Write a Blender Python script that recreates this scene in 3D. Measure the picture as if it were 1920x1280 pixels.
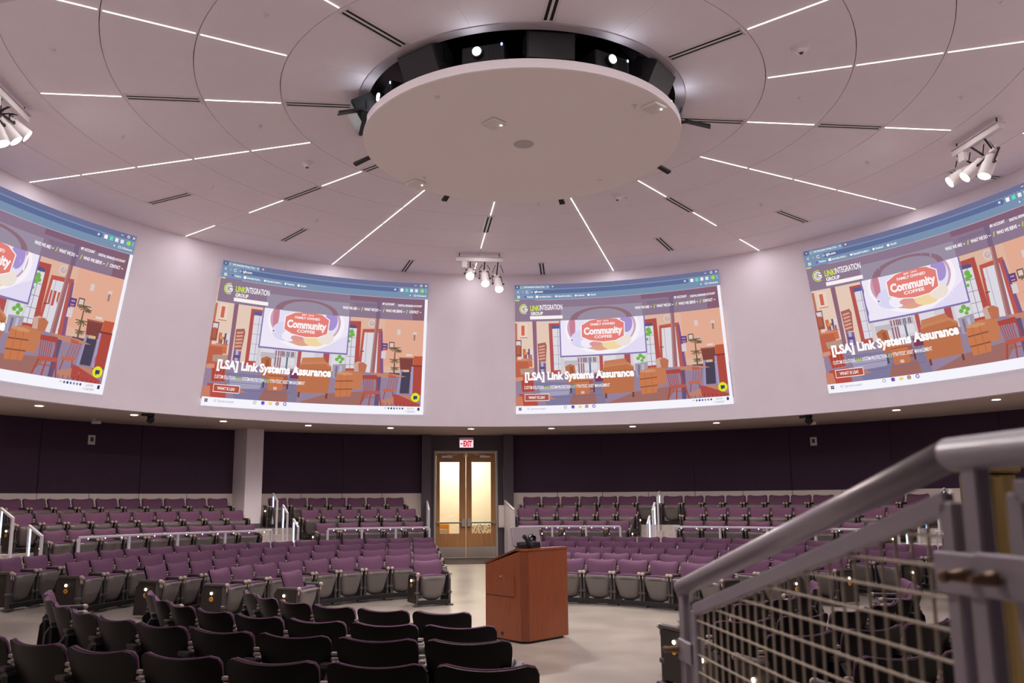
import bpy, bmesh, math, random
from mathutils import Vector, Matrix
random.seed(7)
PI = math.pi
sc = bpy.context.scene
C = sc.collection
for o in list(bpy.data.objects):
    bpy.data.objects.remove(o)

# ------------------------------------------------------------------ camera, world, exposure
D, EYE = 12.0, 1.82                      # camera distance from the room centre, eye height above the floor
F, YAW, PIT, ROL, CX, CY = 1568.180, -0.0381832, 0.1632135, -0.0060034, -37.135, 38.705
fw = Vector((math.sin(YAW)*math.cos(PIT), math.cos(YAW)*math.cos(PIT), math.sin(PIT)))
rt = Vector((math.cos(YAW), -math.sin(YAW), 0)); up = rt.cross(fw)
RT = math.cos(ROL)*rt + math.sin(ROL)*up
UP = -math.sin(ROL)*rt + math.cos(ROL)*up
EYEP = Vector((0, -D, EYE))
cam = bpy.data.cameras.new('camera'); camo = bpy.data.objects.new('camera', cam); C.objects.link(camo)
camo.matrix_world = Matrix(((RT.x, UP.x, -fw.x, EYEP.x), (RT.y, UP.y, -fw.y, EYEP.y), (RT.z, UP.z, -fw.z, EYEP.z), (0, 0, 0, 1)))
cam.sensor_fit = 'HORIZONTAL'; cam.sensor_width = 36; cam.lens = F/1920*36
cam.shift_x = -CX/1920; cam.shift_y = CY/1920
cam.clip_start = 0.05; cam.clip_end = 200
cam.dof.use_dof = True; cam.dof.focus_distance = 15; cam.dof.aperture_fstop = 4.8
sc.camera = camo
w = bpy.data.worlds.new('world'); sc.world = w; w.use_nodes = True
w.node_tree.nodes['Background'].inputs[0].default_value = (0.8, 0.75, 0.8, 1)
w.node_tree.nodes['Background'].inputs[1].default_value = 0.3
sc.view_settings.view_transform = 'Standard'; sc.view_settings.look = 'None'
sc.view_settings.gamma = 1; sc.view_settings.use_curve_mapping = False
sc.view_settings.exposure = 2.25
LED_STRENGTH = 0.7
LED_W = 3.0               # watts of each light line      # ceiling light lines
DOWN_W = 34.0            # soffit downlights (watts)
SPOT_W = 190.0           # track spotlights (watts each)

# ------------------------------------------------------------------ room constants
AX = math.radians(-8.0)                  # the room's own axis (towards the double door) in plan
AV = Vector((math.sin(AX), math.cos(AX), 0)); LV = Vector((math.cos(AX), -math.sin(AX), 0))
K = 1.0
ZC, ZD, ZS = 7.654, 7.09, 3.673          # ceiling, disc underside, soffit
R1, RW = 9.396, 12.42                    # screen wall, back wall
RINGS = [2.46, 3.564, 4.716, 5.844, 7.02, 8.21, 9.396]
TF, TG, TH = 0.52, 0.845, 1.14           # tier floors
RF, RG, RH = 9.52, 10.55, 11.4          # tier risers
DOORZ = 0.20

def pol(r, az, z=0.0):
    t = math.radians(az); return Vector((r*math.sin(t), r*math.cos(t), z))
def al(a, l, z=0.0): return AV*a + LV*l + Vector((0, 0, z))
def inview(p, m=140):
    v = Vector(p)-EYEP; d = v.dot(fw)
    if d < 0.2: return False
    x = 960+CX+F*v.dot(RT)/d; y = 640+CY-F*v.dot(UP)/d
    return -m < x < 1920+m and -m < y < 1280+m
def smooth(a, b, x):
    t = max(0, min(1, (x-a)/(b-a))); return t*t*(3-2*t)
def floor_z(x, y):
    r = math.hypot(x, y); lat = abs(x*LV.x+y*LV.y)
    blk = 0.05*max(0, min(r, 9.6)-4.2)
    ais = DOORZ*smooth(3.6, 9.6, r)
    t = smooth(1.0, 1.12, lat)
    return ais*(1-t)+blk*t

# ------------------------------------------------------------------ materials
def srgb(*c):
    o = []
    for v in c:
        v /= 255.0
        o.append(v/12.92 if v <= 0.04045 else ((v+0.055)/1.055)**2.4)
    return tuple(o)+(1.0,)
def mat(name, col, rough=0.6, metal=0.0, noise=None, bump=0.0, spec=0.5, emit=0.0):
    m = bpy.data.materials.new(name); m.use_nodes = True
    nt = m.node_tree; b = nt.nodes['Principled BSDF']
    b.inputs['Base Color'].default_value = col; b.inputs['Roughness'].default_value = rough
    b.inputs['Metallic'].default_value = metal
    b.inputs['Specular IOR Level'].default_value = spec
    if emit:
        b.inputs['Emission Color'].default_value = col; b.inputs['Emission Strength'].default_value = emit
    if noise:
        sc_, amt = noise[0], noise[1]
        tc = nt.nodes.new('ShaderNodeTexCoord'); mp = nt.nodes.new('ShaderNodeMapping')
        nz = nt.nodes.new('ShaderNodeTexNoise'); rp = nt.nodes.new('ShaderNodeValToRGB')
        nt.links.new(tc.outputs['Object'], mp.inputs[0]); nt.links.new(mp.outputs[0], nz.inputs['Vector'])
        if len(noise) > 2: mp.inputs['Scale'].default_value = noise[2]
        nz.inputs['Scale'].default_value = sc_; nz.inputs['Detail'].default_value = 6
        lo = tuple(max(0, c*(1-amt)) for c in col[:3])+(1,); hi = tuple(min(1, c*(1+amt)) for c in col[:3])+(1,)
        rp.color_ramp.elements[0].position = 0.3; rp.color_ramp.elements[1].position = 0.7
        rp.color_ramp.elements[0].color = lo; rp.color_ramp.elements[1].color = hi
        nt.links.new(nz.outputs['Fac'], rp.inputs[0]); nt.links.new(rp.outputs[0], b.inputs['Base Color'])
        if bump:
            bp = nt.nodes.new('ShaderNodeBump'); bp.inputs['Strength'].default_value = bump; bp.inputs['Distance'].default_value = 0.004
            nt.links.new(nz.outputs['Fac'], bp.inputs['Height']); nt.links.new(bp.outputs[0], b.inputs['Normal'])
    return m
def emis(name, col, s):
    m = bpy.data.materials.new(name); m.use_nodes = True; nt = m.node_tree
    nt.nodes.remove(nt.nodes['Principled BSDF'])
    e = nt.nodes.new('ShaderNodeEmission'); e.inputs[0].default_value = col; e.inputs[1].default_value = s
    nt.links.new(e.outputs[0], nt.nodes['Material Output'].inputs[0]); return m
M = {}
M['ceil'] = mat('ceiling_paint', srgb(242, 232, 237), 0.85, noise=(3, 0.015))
M['ceil_gap'] = mat('ceiling_gap', srgb(70, 60, 62), 0.9)
M['wall'] = mat('wall_paint', srgb(240, 230, 238), 0.8, noise=(2, 0.015))
M['soffit'] = mat('soffit_paint', srgb(196, 178, 168), 0.8)
M['acoustic'] = mat('acoustic_fabric', srgb(72, 52, 72), 0.95, noise=(120, 0.3), bump=0.3)
M['knee'] = mat('knee_wall_paint', srgb(240, 226, 220), 0.7)
M['grey_wall'] = mat('grey_wall_paint', srgb(92, 84, 92), 0.8, noise=(60, 0.1))
M['concrete'] = mat('polished_concrete', srgb(142, 132, 125), 0.3, noise=(1.1, 0.22), bump=0.05)
M['tier'] = mat('tier_concrete', srgb(176, 166, 164), 0.6, noise=(4, 0.08))
M['carpet'] = mat('threshold_carpet', srgb(62, 52, 46), 0.95, noise=(30, 0.4, (1, 6, 1)))
M['purple'] = mat('purple_fabric', srgb(92, 56, 83), 0.85, noise=(90, 0.18), bump=0.25)
M['shell'] = mat('black_shell', srgb(15, 10, 10), 0.42, noise=(6, 0.2), spec=0.3)
M['pan'] = mat('taupe_plastic', srgb(102, 95, 92), 0.45, noise=(40, 0.05), bump=0.05)
M['putty'] = mat('putty_plastic', srgb(158, 144, 134), 0.5)
M['arm'] = mat('arm_grey', srgb(66, 56, 58), 0.5)
M['post'] = mat('seat_post_grey', srgb(72, 68, 68), 0.45, metal=0.3)
M['black'] = mat('black_steel', srgb(24, 22, 24), 0.4)
M['endpanel'] = mat('end_panel_brown', srgb(30, 22, 19), 0.45, noise=(5, 0.2, (1, 1, 8)))
M['letter_plate'] = mat('letter_plate_gold', srgb(214, 150, 40), 0.4)
M['letter'] = mat('letter_black', srgb(30, 22, 14), 0.5)
M['aisle'] = emis('aisle_lamp', (1.0, 0.74, 0.48, 1), 4)
M['rail'] = mat('rail_paint', srgb(206, 200, 208), 0.4, metal=0.1)
M['guard'] = mat('guard_steel', srgb(146, 138, 150), 0.36, metal=0.3, noise=(12, 0.06))
M['mesh'] = mat('mesh_steel', srgb(160, 148, 138), 0.45, metal=0.2)
M['brass'] = mat('brass_knob', srgb(116, 92, 78), 0.35, metal=0.6)
M['led'] = emis('led_line', (1.0, 0.93, 0.84, 1), LED_STRENGTH)
M['bluled'] = emis('blue_white_led', (0.35, 0.58, 1.0, 1), 1.6)
M['lens'] = emis('projector_lens', (0.8, 0.88, 1.0, 1), 8)
M['lamp'] = emis('spot_lamp', (1.0, 0.95, 0.88, 1), 9)
M['down'] = emis('downlight_lamp', (1.0, 0.9, 0.78, 1), 6)
M['white'] = mat('white_enamel', srgb(228, 220, 218), 0.45)
M['vent'] = mat('diffuser_grey', srgb(190, 176, 180), 0.5)
M['slot'] = mat('slot_black', srgb(18, 14, 18), 0.8)
M['disc'] = mat('disc_paint', srgb(250, 240, 237), 0.85)
M['discrim'] = mat('disc_rim', srgb(238, 228, 230), 0.6)
M['drum'] = mat('drum_black', srgb(9, 10, 14), 0.25)
M['spk'] = mat('speaker_black', srgb(26, 25, 28), 0.6, noise=(150, 0.3))
M['ring'] = mat('ring_trim', srgb(196, 184, 188), 0.6)
M['wood_door'] = mat('door_wood', srgb(178, 126, 76), 0.45, noise=(5, 0.16, (6, 6, 0.4)))
M['frame_metal'] = mat('door_frame_metal', srgb(186, 178, 170), 0.45, metal=0.2)
M['steel'] = mat('brushed_steel', srgb(190, 182, 174), 0.3, metal=0.8)
M['cherry'] = mat('cherry_veneer', srgb(108, 52, 26), 0.35, noise=(6, 0.16, (7, 7, 0.5)))
M['cherry_edge'] = mat('cherry_edge', srgb(92, 42, 22), 0.35, noise=(6, 0.14, (7, 7, 0.5)))
M['monitor'] = mat('monitor_grey', srgb(112, 100, 106), 0.3)
M['dark_plastic'] = mat('dark_plastic', srgb(20, 19, 22), 0.3)
M['paper'] = mat('paper', srgb(232, 232, 240), 0.8)
M['cream'] = mat('corridor_cream', srgb(248, 236, 202), 0.8)
M['orange'] = mat('orange_fabric', srgb(214, 140, 50), 0.8)
M['sage'] = mat('sage_fabric', srgb(176, 170, 138), 0.8)
M['olive'] = mat('olive_wood', srgb(116, 94, 54), 0.6, noise=(4, 0.3, (9, 9, 0.4)))
M['exit_red'] = emis('exit_red', srgb(206, 14, 44), 0.22)
M['exit_glow'] = emis('exit_face', srgb(255, 196, 204), 0.3)
gm = bpy.data.materials.new('door_glass'); gm.use_nodes = True
g_ = gm.node_tree; g_.nodes.remove(g_.nodes['Principled BSDF'])
tr = g_.nodes.new('ShaderNodeBsdfTransparent'); gl = g_.nodes.new('ShaderNodeBsdfGlossy'); mx = g_.nodes.new('ShaderNodeMixShader')
gl.inputs['Roughness'].default_value = 0.03; mx.inputs[0].default_value = 0.06
g_.links.new(tr.outputs[0], mx.inputs[1]); g_.links.new(gl.outputs[0], mx.inputs[2]); g_.links.new(mx.outputs[0], g_.nodes['Material Output'].inputs[0])
M['glass'] = gm
pm = bpy.data.materials.new('leaf_print'); pm.use_nodes = True
pn = pm.node_tree; pb = pn.nodes['Principled BSDF']; pb.inputs['Roughness'].default_value = 0.8
tc = pn.nodes.new('ShaderNodeTexCoord'); vo = pn.nodes.new('ShaderNodeTexVoronoi'); vo.inputs['Scale'].default_value = 16
rp = pn.nodes.new('ShaderNodeValToRGB'); rp.color_ramp.elements[0].color = srgb(60, 66, 60); rp.color_ramp.elements[1].color = srgb(226, 220, 190)
rp.color_ramp.elements[0].position = 0.2; rp.color_ramp.elements[1].position = 0.5
pn.links.new(tc.outputs['Object'], vo.inputs['Vector']); pn.links.new(vo.outputs['Distance'], rp.inputs[0]); pn.links.new(rp.outputs[0], pb.inputs['Base Color'])
M['print'] = pm
am = bpy.data.materials.new('projected_image'); am.use_nodes = True
an = am.node_tree; an.nodes.remove(an.nodes['Principled BSDF'])
at = an.nodes.new('ShaderNodeAttribute'); at.attribute_name = 'col'; ae = an.nodes.new('ShaderNodeEmission'); ae.inputs[1].default_value = 0.21
an.links.new(at.outputs['Color'], ae.inputs[0]); an.links.new(ae.outputs[0], an.nodes['Material Output'].inputs[0])
M['picture'] = am

# ------------------------------------------------------------------ helpers
def tag(o, label=None, cat=None, group=None, kind=None):
    if label: o['label'] = label
    if cat: o['category'] = cat
    if group: o['group'] = group
    if kind: o['kind'] = kind
    return o
def empty(name, loc=(0, 0, 0), az=0.0, label=None, cat=None, group=None):
    o = bpy.data.objects.new(name, None); o.empty_display_size = 0.1; C.objects.link(o)
    o.location = loc; o.rotation_euler = (0, 0, -math.radians(az)); return tag(o, label, cat, group)
class B:
    def __init__(s): s.bm = bmesh.new()
    def poly(s, pts, mi=0):
        f = s.bm.faces.new([s.bm.verts.new(p) for p in pts]); f.material_index = mi; return f
    def box(s, c, d, bev=0.0, mi=0, mtx=None, seg=1):
        r = bmesh.ops.create_cube(s.bm, size=1.0); vs = r['verts']
        T = Matrix.Translation(c) @ (mtx or Matrix()) @ Matrix.Diagonal((d[0], d[1], d[2], 1))
        bmesh.ops.transform(s.bm, matrix=T, verts=vs)
        fs = {f for v in vs for f in v.link_faces}
        for f in fs: f.material_index = mi
        if bev:
            es = list({e for v in vs for e in v.link_edges})
            r = bmesh.ops.bevel(s.bm, geom=es, offset=bev, segments=seg, affect='EDGES', profile=0.5)
            for f in r['faces']: f.material_index = mi
        return s
    def tube(s, p0, p1, r, n=10, r1=None, mi=0):
        p0, p1 = Vector(p0), Vector(p1); d = p1-p0
        q = d.to_track_quat('Z', 'Y').to_matrix().to_4x4()
        x = bmesh.ops.create_cone(s.bm, cap_ends=True, segments=n, radius1=r, radius2=r if r1 is None else r1, depth=d.length)
        bmesh.ops.transform(s.bm, matrix=Matrix.Translation((p0+p1)/2) @ q, verts=x['verts'])
        for f in {f for v in x['verts'] for f in v.link_faces}: f.material_index = mi
        return s
    def bar(s, p0, p1, w_, h_, side=(0, 0, 1), bev=0.0, mi=0):
        p0, p1 = Vector(p0), Vector(p1); d = (p1-p0); L = d.length; y = d.normalized()
        z = Vector(side); x = y.cross(z)
        if x.length < 1e-4: x = y.cross(Vector((1, 0, 0)))
        x.normalize(); z = x.cross(y)
        R = Matrix(((x.x, y.x, z.x, 0), (x.y, y.y, z.y, 0), (x.z, y.z, z.z, 0), (0, 0, 0, 1)))
        return s.box((p0+p1)/2, (w_, L, h_), bev, mi, R)
    def sphere(s, c, r, n=10, sc_=(1, 1, 1), mi=0):
        x = bmesh.ops.create_uvsphere(s.bm, u_segments=n, v_segments=max(4, n//2+1), radius=r)
        bmesh.ops.transform(s.bm, matrix=Matrix.Translation(c) @ Matrix.Diagonal((*sc_, 1)), verts=x['verts'])
        for f in {f for v in x['verts'] for f in v.link_faces}: f.material_index = mi
        return s
    def sector(s, r0, r1, a0, a1, z0, z1, n=8, mi=0):
        full = abs(a1-a0) >= 359.9; k = n if full else n+1; V = []
        for i in range(k):
            t = a0+(a1-a0)*i/n
            V.append([s.bm.verts.new(pol(r, t, z)) for r, z in ((r0, z0), (r1, z0), (r1, z1), (r0, z1))])
        for i in range(n):
            p, q = V[i], V[(i+1) % k]
            for j in range(4):
                f = s.bm.faces.new((p[j], q[j], q[(j+1) % 4], p[(j+1) % 4])); f.material_index = mi
        if not full:
            for e in (V[0][::-1], V[-1]):
                f = s.bm.faces.new(e); f.material_index = mi
        return s
    def lathe(s, prof, n=32, mi=0, closed=False):
        V = [[s.bm.verts.new((r*math.cos(2*PI*i/n), r*math.sin(2*PI*i/n), z)) for r, z in prof] for i in range(n)]
        m = len(prof)
        for i in range(n):
            for j in range(m if closed else m-1):
                f = s.bm.faces.new((V[i][j], V[(i+1) % n][j], V[(i+1) % n][(j+1) % m], V[i][(j+1) % m])); f.material_index = mi
        return s
    def slab(s, fn, ns, nt, mi=0):
        """closed shell; fn(s,t,side) -> point, s in -1..1, t in 0..1, side 0 back / 1 front"""
        G = [[[s.bm.verts.new(fn(-1+2*i/ns, j/nt, k)) for j in range(nt+1)] for i in range(ns+1)] for k in (0, 1)]
        def q(*v):
            f = s.bm.faces.new(v); f.material_index = mi; f.smooth = True
        for i in range(ns):
            for j in range(nt):
                q(G[0][i][j], G[0][i+1][j], G[0][i+1][j+1], G[0][i][j+1])
                q(G[1][i][j], G[1][i][j+1], G[1][i+1][j+1], G[1][i+1][j])
        for i in range(ns):
            q(G[0][i][0], G[1][i][0], G[1][i+1][0], G[0][i+1][0])
            q(G[0][i][nt], G[0][i+1][nt], G[1][i+1][nt], G[1][i][nt])
        for j in range(nt):
            q(G[0][0][j], G[0][0][j+1], G[1][0][j+1], G[1][0][j])
            q(G[0][ns][j], G[1][ns][j], G[1][ns][j+1], G[0][ns][j+1])
        return s
    def prism(s, pts, h, axis=(0, 0, 1), mi=0):
        a = Vector(axis)*h; n = len(pts)
        lo = [s.bm.verts.new(p) for p in pts]; hi = [s.bm.verts.new(Vector(p)+a) for p in pts]
        fs = [s.bm.faces.new(lo[::-1]), s.bm.faces.new(hi)]
        for i in range(n): fs.append(s.bm.faces.new((lo[i], lo[(i+1) % n], hi[(i+1) % n], hi[i])))
        for f in fs: f.material_index = mi
        return s
    def mesh(s, name, mats, smooth=False, sharp=0):
        bmesh.ops.recalc_face_normals(s.bm, faces=s.bm.faces)
        me = bpy.data.meshes.new(name); s.bm.to_mesh(me); s.bm.free()
        for m in (mats if isinstance(mats, (list, tuple)) else [mats]): me.materials.append(M[m])
        if sharp: me.set_sharp_from_angle(angle=math.radians(sharp))
        if smooth:
            for p in me.polygons: p.use_smooth = True
        return me
    def obj(s, name, mats, parent=None, smooth=False):
        return link(name, s.mesh(name, mats, smooth), parent)
def link(name, me, parent=None, loc=None, rot=None):
    o = bpy.data.objects.new(name, me); C.objects.link(o)
    if parent: o.parent = parent
    if loc is not None: o.location = loc
    if rot is not None: o.rotation_euler = rot
    return o
def struct(o): o['kind'] = 'structure'; return o
def copy_tree(o, parent=None):
    c = o.copy(); C.objects.link(c); c.parent = parent
    for ch in o.children: copy_tree(ch, c)
    return c
def text_mesh(s, width, height, bold=0.0):
    """flat lettering in the xz plane (reads along +x), left-bottom at the origin"""
    cu = bpy.data.curves.new('lettering', 'FONT'); cu.body = s; cu.size = 1.0; cu.offset = bold; cu.resolution_u = 3; cu.fill_mode = 'FRONT'
    o = bpy.data.objects.new('lettering', cu); C.objects.link(o)
    dg = bpy.context.evaluated_depsgraph_get(); me = bpy.data.meshes.new_from_object(o.evaluated_get(dg))
    bpy.data.objects.remove(o)
    vs = me.vertices
    x0, x1 = min(v.co.x for v in vs), max(v.co.x for v in vs)
    capH = 0.70
    sx = width/(x1-x0) if width else height/capH; sy = height/capH
    pts = [((v.co.x-x0)*sx, v.co.y*sy) for v in vs]
    fs = [tuple(p.vertices) for p in me.polygons]
    bpy.data.meshes.remove(me); return pts, fs
ORD = 'first second third fourth fifth sixth seventh eighth ninth tenth eleventh twelfth thirteenth fourteenth fifteenth sixteenth seventeenth eighteenth nineteenth twentieth'.split()

# ------------------------------------------------------------------ room shell
b = B(); nr, na = 30, 180; V = []
rs = [0.01+9.2*i/nr for i in range(nr+1)]+[RF+0.02, 10.5, 11.6, 12.6]
def fz(r, az):
    p = pol(r, az); return floor_z(p.x, p.y)
for r in rs: V.append([b.bm.verts.new(pol(r, 360*i/na, fz(r, 360*i/na))) for i in range(na)])
for j in range(len(rs)-1):
    for i in range(na): b.bm.faces.new((V[j][i], V[j][(i+1) % na], V[j+1][(i+1) % na], V[j+1][i]))
b.bm.faces.new(V[0])
fl = struct(b.obj('floor', 'concrete'))
# tiers: stepped platforms round the room with gaps for the door aisle and stairs
def rel(a): return -8.0+a
def tier(r0, r1, a0, a1, z, nm='floor'):
    return struct(B().sector(r0, r1, a0, a1, 0.0, z, max(6, int(abs(a1-a0)/3))).obj(nm, 'tier'))
aF = 6.5
for s0, s1 in ((aF, 90-aF), (90+aF, 180-aF), (180+aF, 270-aF), (270+aF, 360-aF)):
    tier(RF, RG, rel(s0), rel(s1), TF); tier(RG, RH, rel(s0), rel(s1), TG); tier(RH, RW+0.05, rel(s0), rel(s1), TH)
# stair blocks (half steps) in the two visible stair aisles
for s in (-26.6, 26.6, -60.8, 60.8):
    a0, a1 = rel(s)-4.0, rel(s)+4.0
    struct(B().sector(RG-0.32, RG+0.001, a0, a1, TF, (TF+TG)/2, 6).obj('trim_1', 'tier'))
    struct(B().sector(RH-0.32, RH+0.001, a0, a1, TG, (TG+TH)/2, 6).obj('trim_2', 'tier'))
# back wall (low) with knee wall, dark acoustic panels, door opening
GA0, GA1 = rel(6.3), rel(360-5.8)
wb = struct(B().sector(RW+0.02, RW+0.2, GA0, GA1, 0, ZS+0.1, 150).obj('wall_back', 'grey_wall'))
ZT = 2.02
def panels(a0, a1, n, r, z0, z1, th, name, m, parent):
    st = (a1-a0)/n
    me = B().sector(r-th, r, 0.04, st-0.04, z0, z1, 6).mesh(name, m)
    for i in range(n): link(name, me, parent, rot=(0, 0, -math.radians(a0+st*i)))
segs = [(-1.7, 34.0, 3), (34.0, 80, 4), (80, 125, 4), (-34.6, -13.8, 2), (-82, -37.9, 4), (-127, -82, 4)]
for a0, a1, n in segs: panels(a0, a1, n, RW+0.02, ZT+0.012, ZS+0.05, 0.03, 'acoustic_panel', 'acoustic', wb)
kw = struct(empty('baseboard_back'))
for a0, a1, n in segs: panels(a0, a1, n*2, RW+0.02, 0.2, ZT, 0.045, 'knee_panel', 'knee', kw)
# white column standing in front of the back wall at the left stair
cb = B()
V8 = [pol(12.45, -38.0), pol(11.8, -37.4), pol(11.8, -35.25), pol(12.45, -34.5)]
cb.prism([Vector((p.x, p.y, 0.9)) for p in V8], ZS-0.9+0.05)
col_ = struct(cb.obj('wall_column', 'wall'))
cbb = B(); cen = sum(V8, Vector())/4
cbb.prism([Vector((p.x+(p.x-cen.x)*0.03, p.y+(p.y-cen.y)*0.03, TH)) for p in V8], 0.12)
struct(cbb.obj('baseboard_column', 'grey_wall'))
# soffit, screen wall, ceiling
struct(B().sector(R1+0.149, RW+0.3, 0, 360, ZS+0.004, ZS+0.06, 160).obj('ceiling_soffit', 'soffit'))
struct(B().sector(R1, R1+0.15, 0, 360, ZS, ZC+0.1, 200).obj('wall_upper', 'wall'))
ce = struct(B().sector(2.42, R1+0.1, 0, 360, ZC+0.035, ZC+0.09, 120).obj('ceiling', 'ceil_gap'))
for k in range(6):
    r0, r1 = RINGS[k]+(0.005 if k else 0), RINGS[k+1]-(0.005 if k < 5 else 0)
    me = B().sector(r0, r1, 0.02, 22.48, ZC, ZC+0.03, 8).mesh('ceiling_panel', 'ceil')
    for j in range(16): link('ceiling_panel', me, ce, rot=(0, 0, -math.radians(rel(22.5*j))))
# door wall, recess, pilasters
def boxal(bb, a0, a1, l0, l1, z0, z1, bev=0.0, mi=0):
    R = Matrix((( LV.x, AV.x, 0, 0), (LV.y, AV.y, 0, 0), (0, 0, 1, 0), (0, 0, 0, 1)))
    return bb.box(al((a0+a1)/2, (l0+l1)/2, (z0+z1)/2), (l1-l0, a1-a0, z1-z0), bev, mi, R)
dl0, dl1, dzt = -0.90, 0.94, 3.23
DA = 12.40
bb = B()
boxal(bb, DA, DA+0.16, -1.5, dl0, 0, ZS+0.05); boxal(bb, DA, DA+0.16, dl1, 1.6, 0, ZS+0.05); boxal(bb, DA, DA+0.16, dl0, dl1, dzt, ZS+0.05)
struct(bb.obj('wall_door', 'grey_wall'))
for l0, l1 in ((-1.255, -1.0), (1.08, 1.36)):
    bb = B(); boxal(bb, DA-0.34, DA, l0, l1, DOORZ-0.05, ZS); struct(bb.obj('wall_pilaster', 'grey_wall'))
bb = B(); boxal(bb, 10.05, DA-0.005, -0.99, 1.07, DOORZ-0.02, DOORZ+0.006)
tag(bb.obj('threshold_carpet', 'carpet'), 'dark brown carpet strip on the floor before the double door', 'carpet')
# corridor behind the glass
bb = B(); boxal(bb, DA+2.6, DA+2.7, -3, 3, 0, 3.3); boxal(bb, DA+0.17, DA+2.6, -3.1, -3.0, 0, 3.3); boxal(bb, DA+0.17, DA+2.6, 3.0, 3.1, 0, 3.3)
struct(bb.obj('wall_corridor', 'cream'))
bb = B(); boxal(bb, DA+0.17, DA+2.6, -3, 3, 0, DOORZ); struct(bb.obj('floor_corridor', 'concrete'))
bb = B(); boxal(bb, DA+0.17, DA+2.6, -3, 3, 3.3, 3.4); struct(bb.obj('ceiling_corridor', 'cream'))
bb = B(); boxal(bb, DA+1.3, DA+1.35, -1.0, -0.93, DOORZ, 3.2); struct(bb.obj('trim_corridor', 'olive'))
lt = bpy.data.lights.new('corridor_light', 'AREA'); lt.energy = 23; lt.size = 2.0; lt.color = (1, 0.95, 0.86)
lo = bpy.data.objects.new('corridor_light', lt); C.objects.link(lo); lo.location = al(DA+1.4, 0, 3.25)

# ------------------------------------------------------------------ double door
R_AL = (0, 0, -AX)
dr = struct(empty('door_1'))
bb = B(); boxal(bb, DA-0.03, DA+0.1, dl0, dl0+0.06, DOORZ, dzt, 0.004); boxal(bb, DA-0.03, DA+0.1, dl1-0.06, dl1, DOORZ, dzt, 0.004); boxal(bb, DA-0.03, DA+0.1, dl0+0.06, dl1-0.06, dzt-0.06, dzt, 0.004)
bb.obj('door_frame', 'frame_metal', dr)
mid = (dl0+dl1)/2
for sgn in (-1, 1):
    e0, e1 = (dl0+0.065, mid-0.006) if sgn < 0 else (mid+0.006, dl1-0.065)
    g0, g1 = (e0+0.105, e1-0.185) if sgn < 0 else (e0+0.16, e1-0.135)
    a0, a1 = DA, DA+0.045; gz0, gz1 = 0.88, 2.905; z0, z1 = DOORZ+0.015, dzt-0.065
    bb = B(); boxal(bb, a0, a1, e0, g0, z0, z1); boxal(bb, a0, a1, g1, e1, z0, z1); boxal(bb, a0, a1, g0, g1, z0, gz0); boxal(bb, a0, a1, g0, g1, gz1, z1)
    lf = bb.obj('door_leaf', 'wood_door', dr)
    bb = B(); boxal(bb, a0+0.018, a0+0.026, g0, g1, gz0, gz1); bb.obj('glass_pane', 'glass', lf)
    bb = B(); boxal(bb, a0-0.004, a0, e0+0.01, e1-0.01, z0, 0.51); bb.obj('kick_plate', 'steel', lf)
    bb = B(); h = 1.19; i0, i1 = (e0+0.02, e1-0.02)
    bb.tube(al(a0-0.07, i0, h), al(a0-0.07, i1, h), 0.028, 10)
    m0 = e1-0.13 if sgn < 0 else e0+0.02
    boxal(bb, a0-0.1, a0, m0, m0+0.11, h-0.12, h+0.12, 0.008); boxal(bb, a0-0.08, a0, (i0 if sgn < 0 else i1-0.06), (i0+0.06 if sgn < 0 else i1), h-0.04, h+0.04)
    bb.obj('push_bar', 'steel', lf)
    bb = B(); c0 = e0+0.15 if sgn < 0 else e1-0.47
    boxal(bb, a0-0.09, a0, c0, c0+0.32, 3.02, 3.09, 0.008); bb.bar(al(a0-0.05, c0+0.16, 3.1), al(a0-0.02, c0+0.16+0.3*(-sgn), 3.12), 0.02, 0.02)
    bb.obj('door_closer', 'steel', lf)
    bb = B(); c1 = e1-0.05 if sgn < 0 else e0+0.02
    boxal(bb, a0-0.02, a0, c1, c1+0.03, 3.04, 3.13); bb.obj('flush_latch', 'white', lf)
ex = empty('exit_sign', al(DA-0.06, 0.03, 3.46), 0, 'lit red exit sign on the dark wall above the double door', 'sign')
ex.rotation_euler = R_AL
B().box((0, 0, 0.0), (0.42, 0.08, 0.30), 0.01).obj('sign_case', 'white', ex)
B().box((0, -0.046, -0.035), (0.39, 0.012, 0.21), 0.003).obj('sign_face', 'exit_glow', ex)
pts, fs = text_mesh('EXIT', 0.25, 0.15, 0.05)
bb = B(); vv = [bb.bm.verts.new((x-0.09, -0.055, y-0.105)) for x, y in pts]
for f in fs: bb.bm.faces.new([vv[i] for i in f])
bb.poly([(-0.18, -0.055, -0.035), (-0.14, -0.055, -0.075), (-0.14, -0.055, 0.005)]); bb.box((-0.125, -0.055, -0.035), (0.04, 0.002, 0.025))
bb.obj('lettering', 'exit_red', ex)
# lounge furniture in the corridor
ch = empty('lounge_chair', al(DA+1.55, -0.68, DOORZ), 0, 'orange topped lounge chair in the corridor behind the left door glass', 'chair'); ch.rotation_euler = R_AL
B().box((0, 0.25, 0.72), (0.62, 0.14, 0.42), 0.05, seg=2).obj('backrest', 'orange', ch)
B().box((0, -0.05, 0.36), (0.62, 0.6, 0.2), 0.05, seg=2).obj('seat', 'orange', ch)
B().box((0, 0.165, 0.6), (0.5, 0.03, 0.3), 0.01).obj('back_pad', 'sage', ch)
for x in (-0.27, 0.27):
    for y in (-0.3, 0.25): B().tube((x, y, 0), (x, y, 0.28), 0.02, 8).obj('leg', 'black', ch)
ch = empty('patterned_bench', al(DA+1.7, 0.72, DOORZ), 0, 'leaf print bench in the corridor behind the right door glass', 'bench'); ch.rotation_euler = R_AL
B().box((0, 0.15, 0.72), (0.9, 0.12, 0.36), 0.03, seg=2).obj('backrest', 'print', ch)
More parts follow.
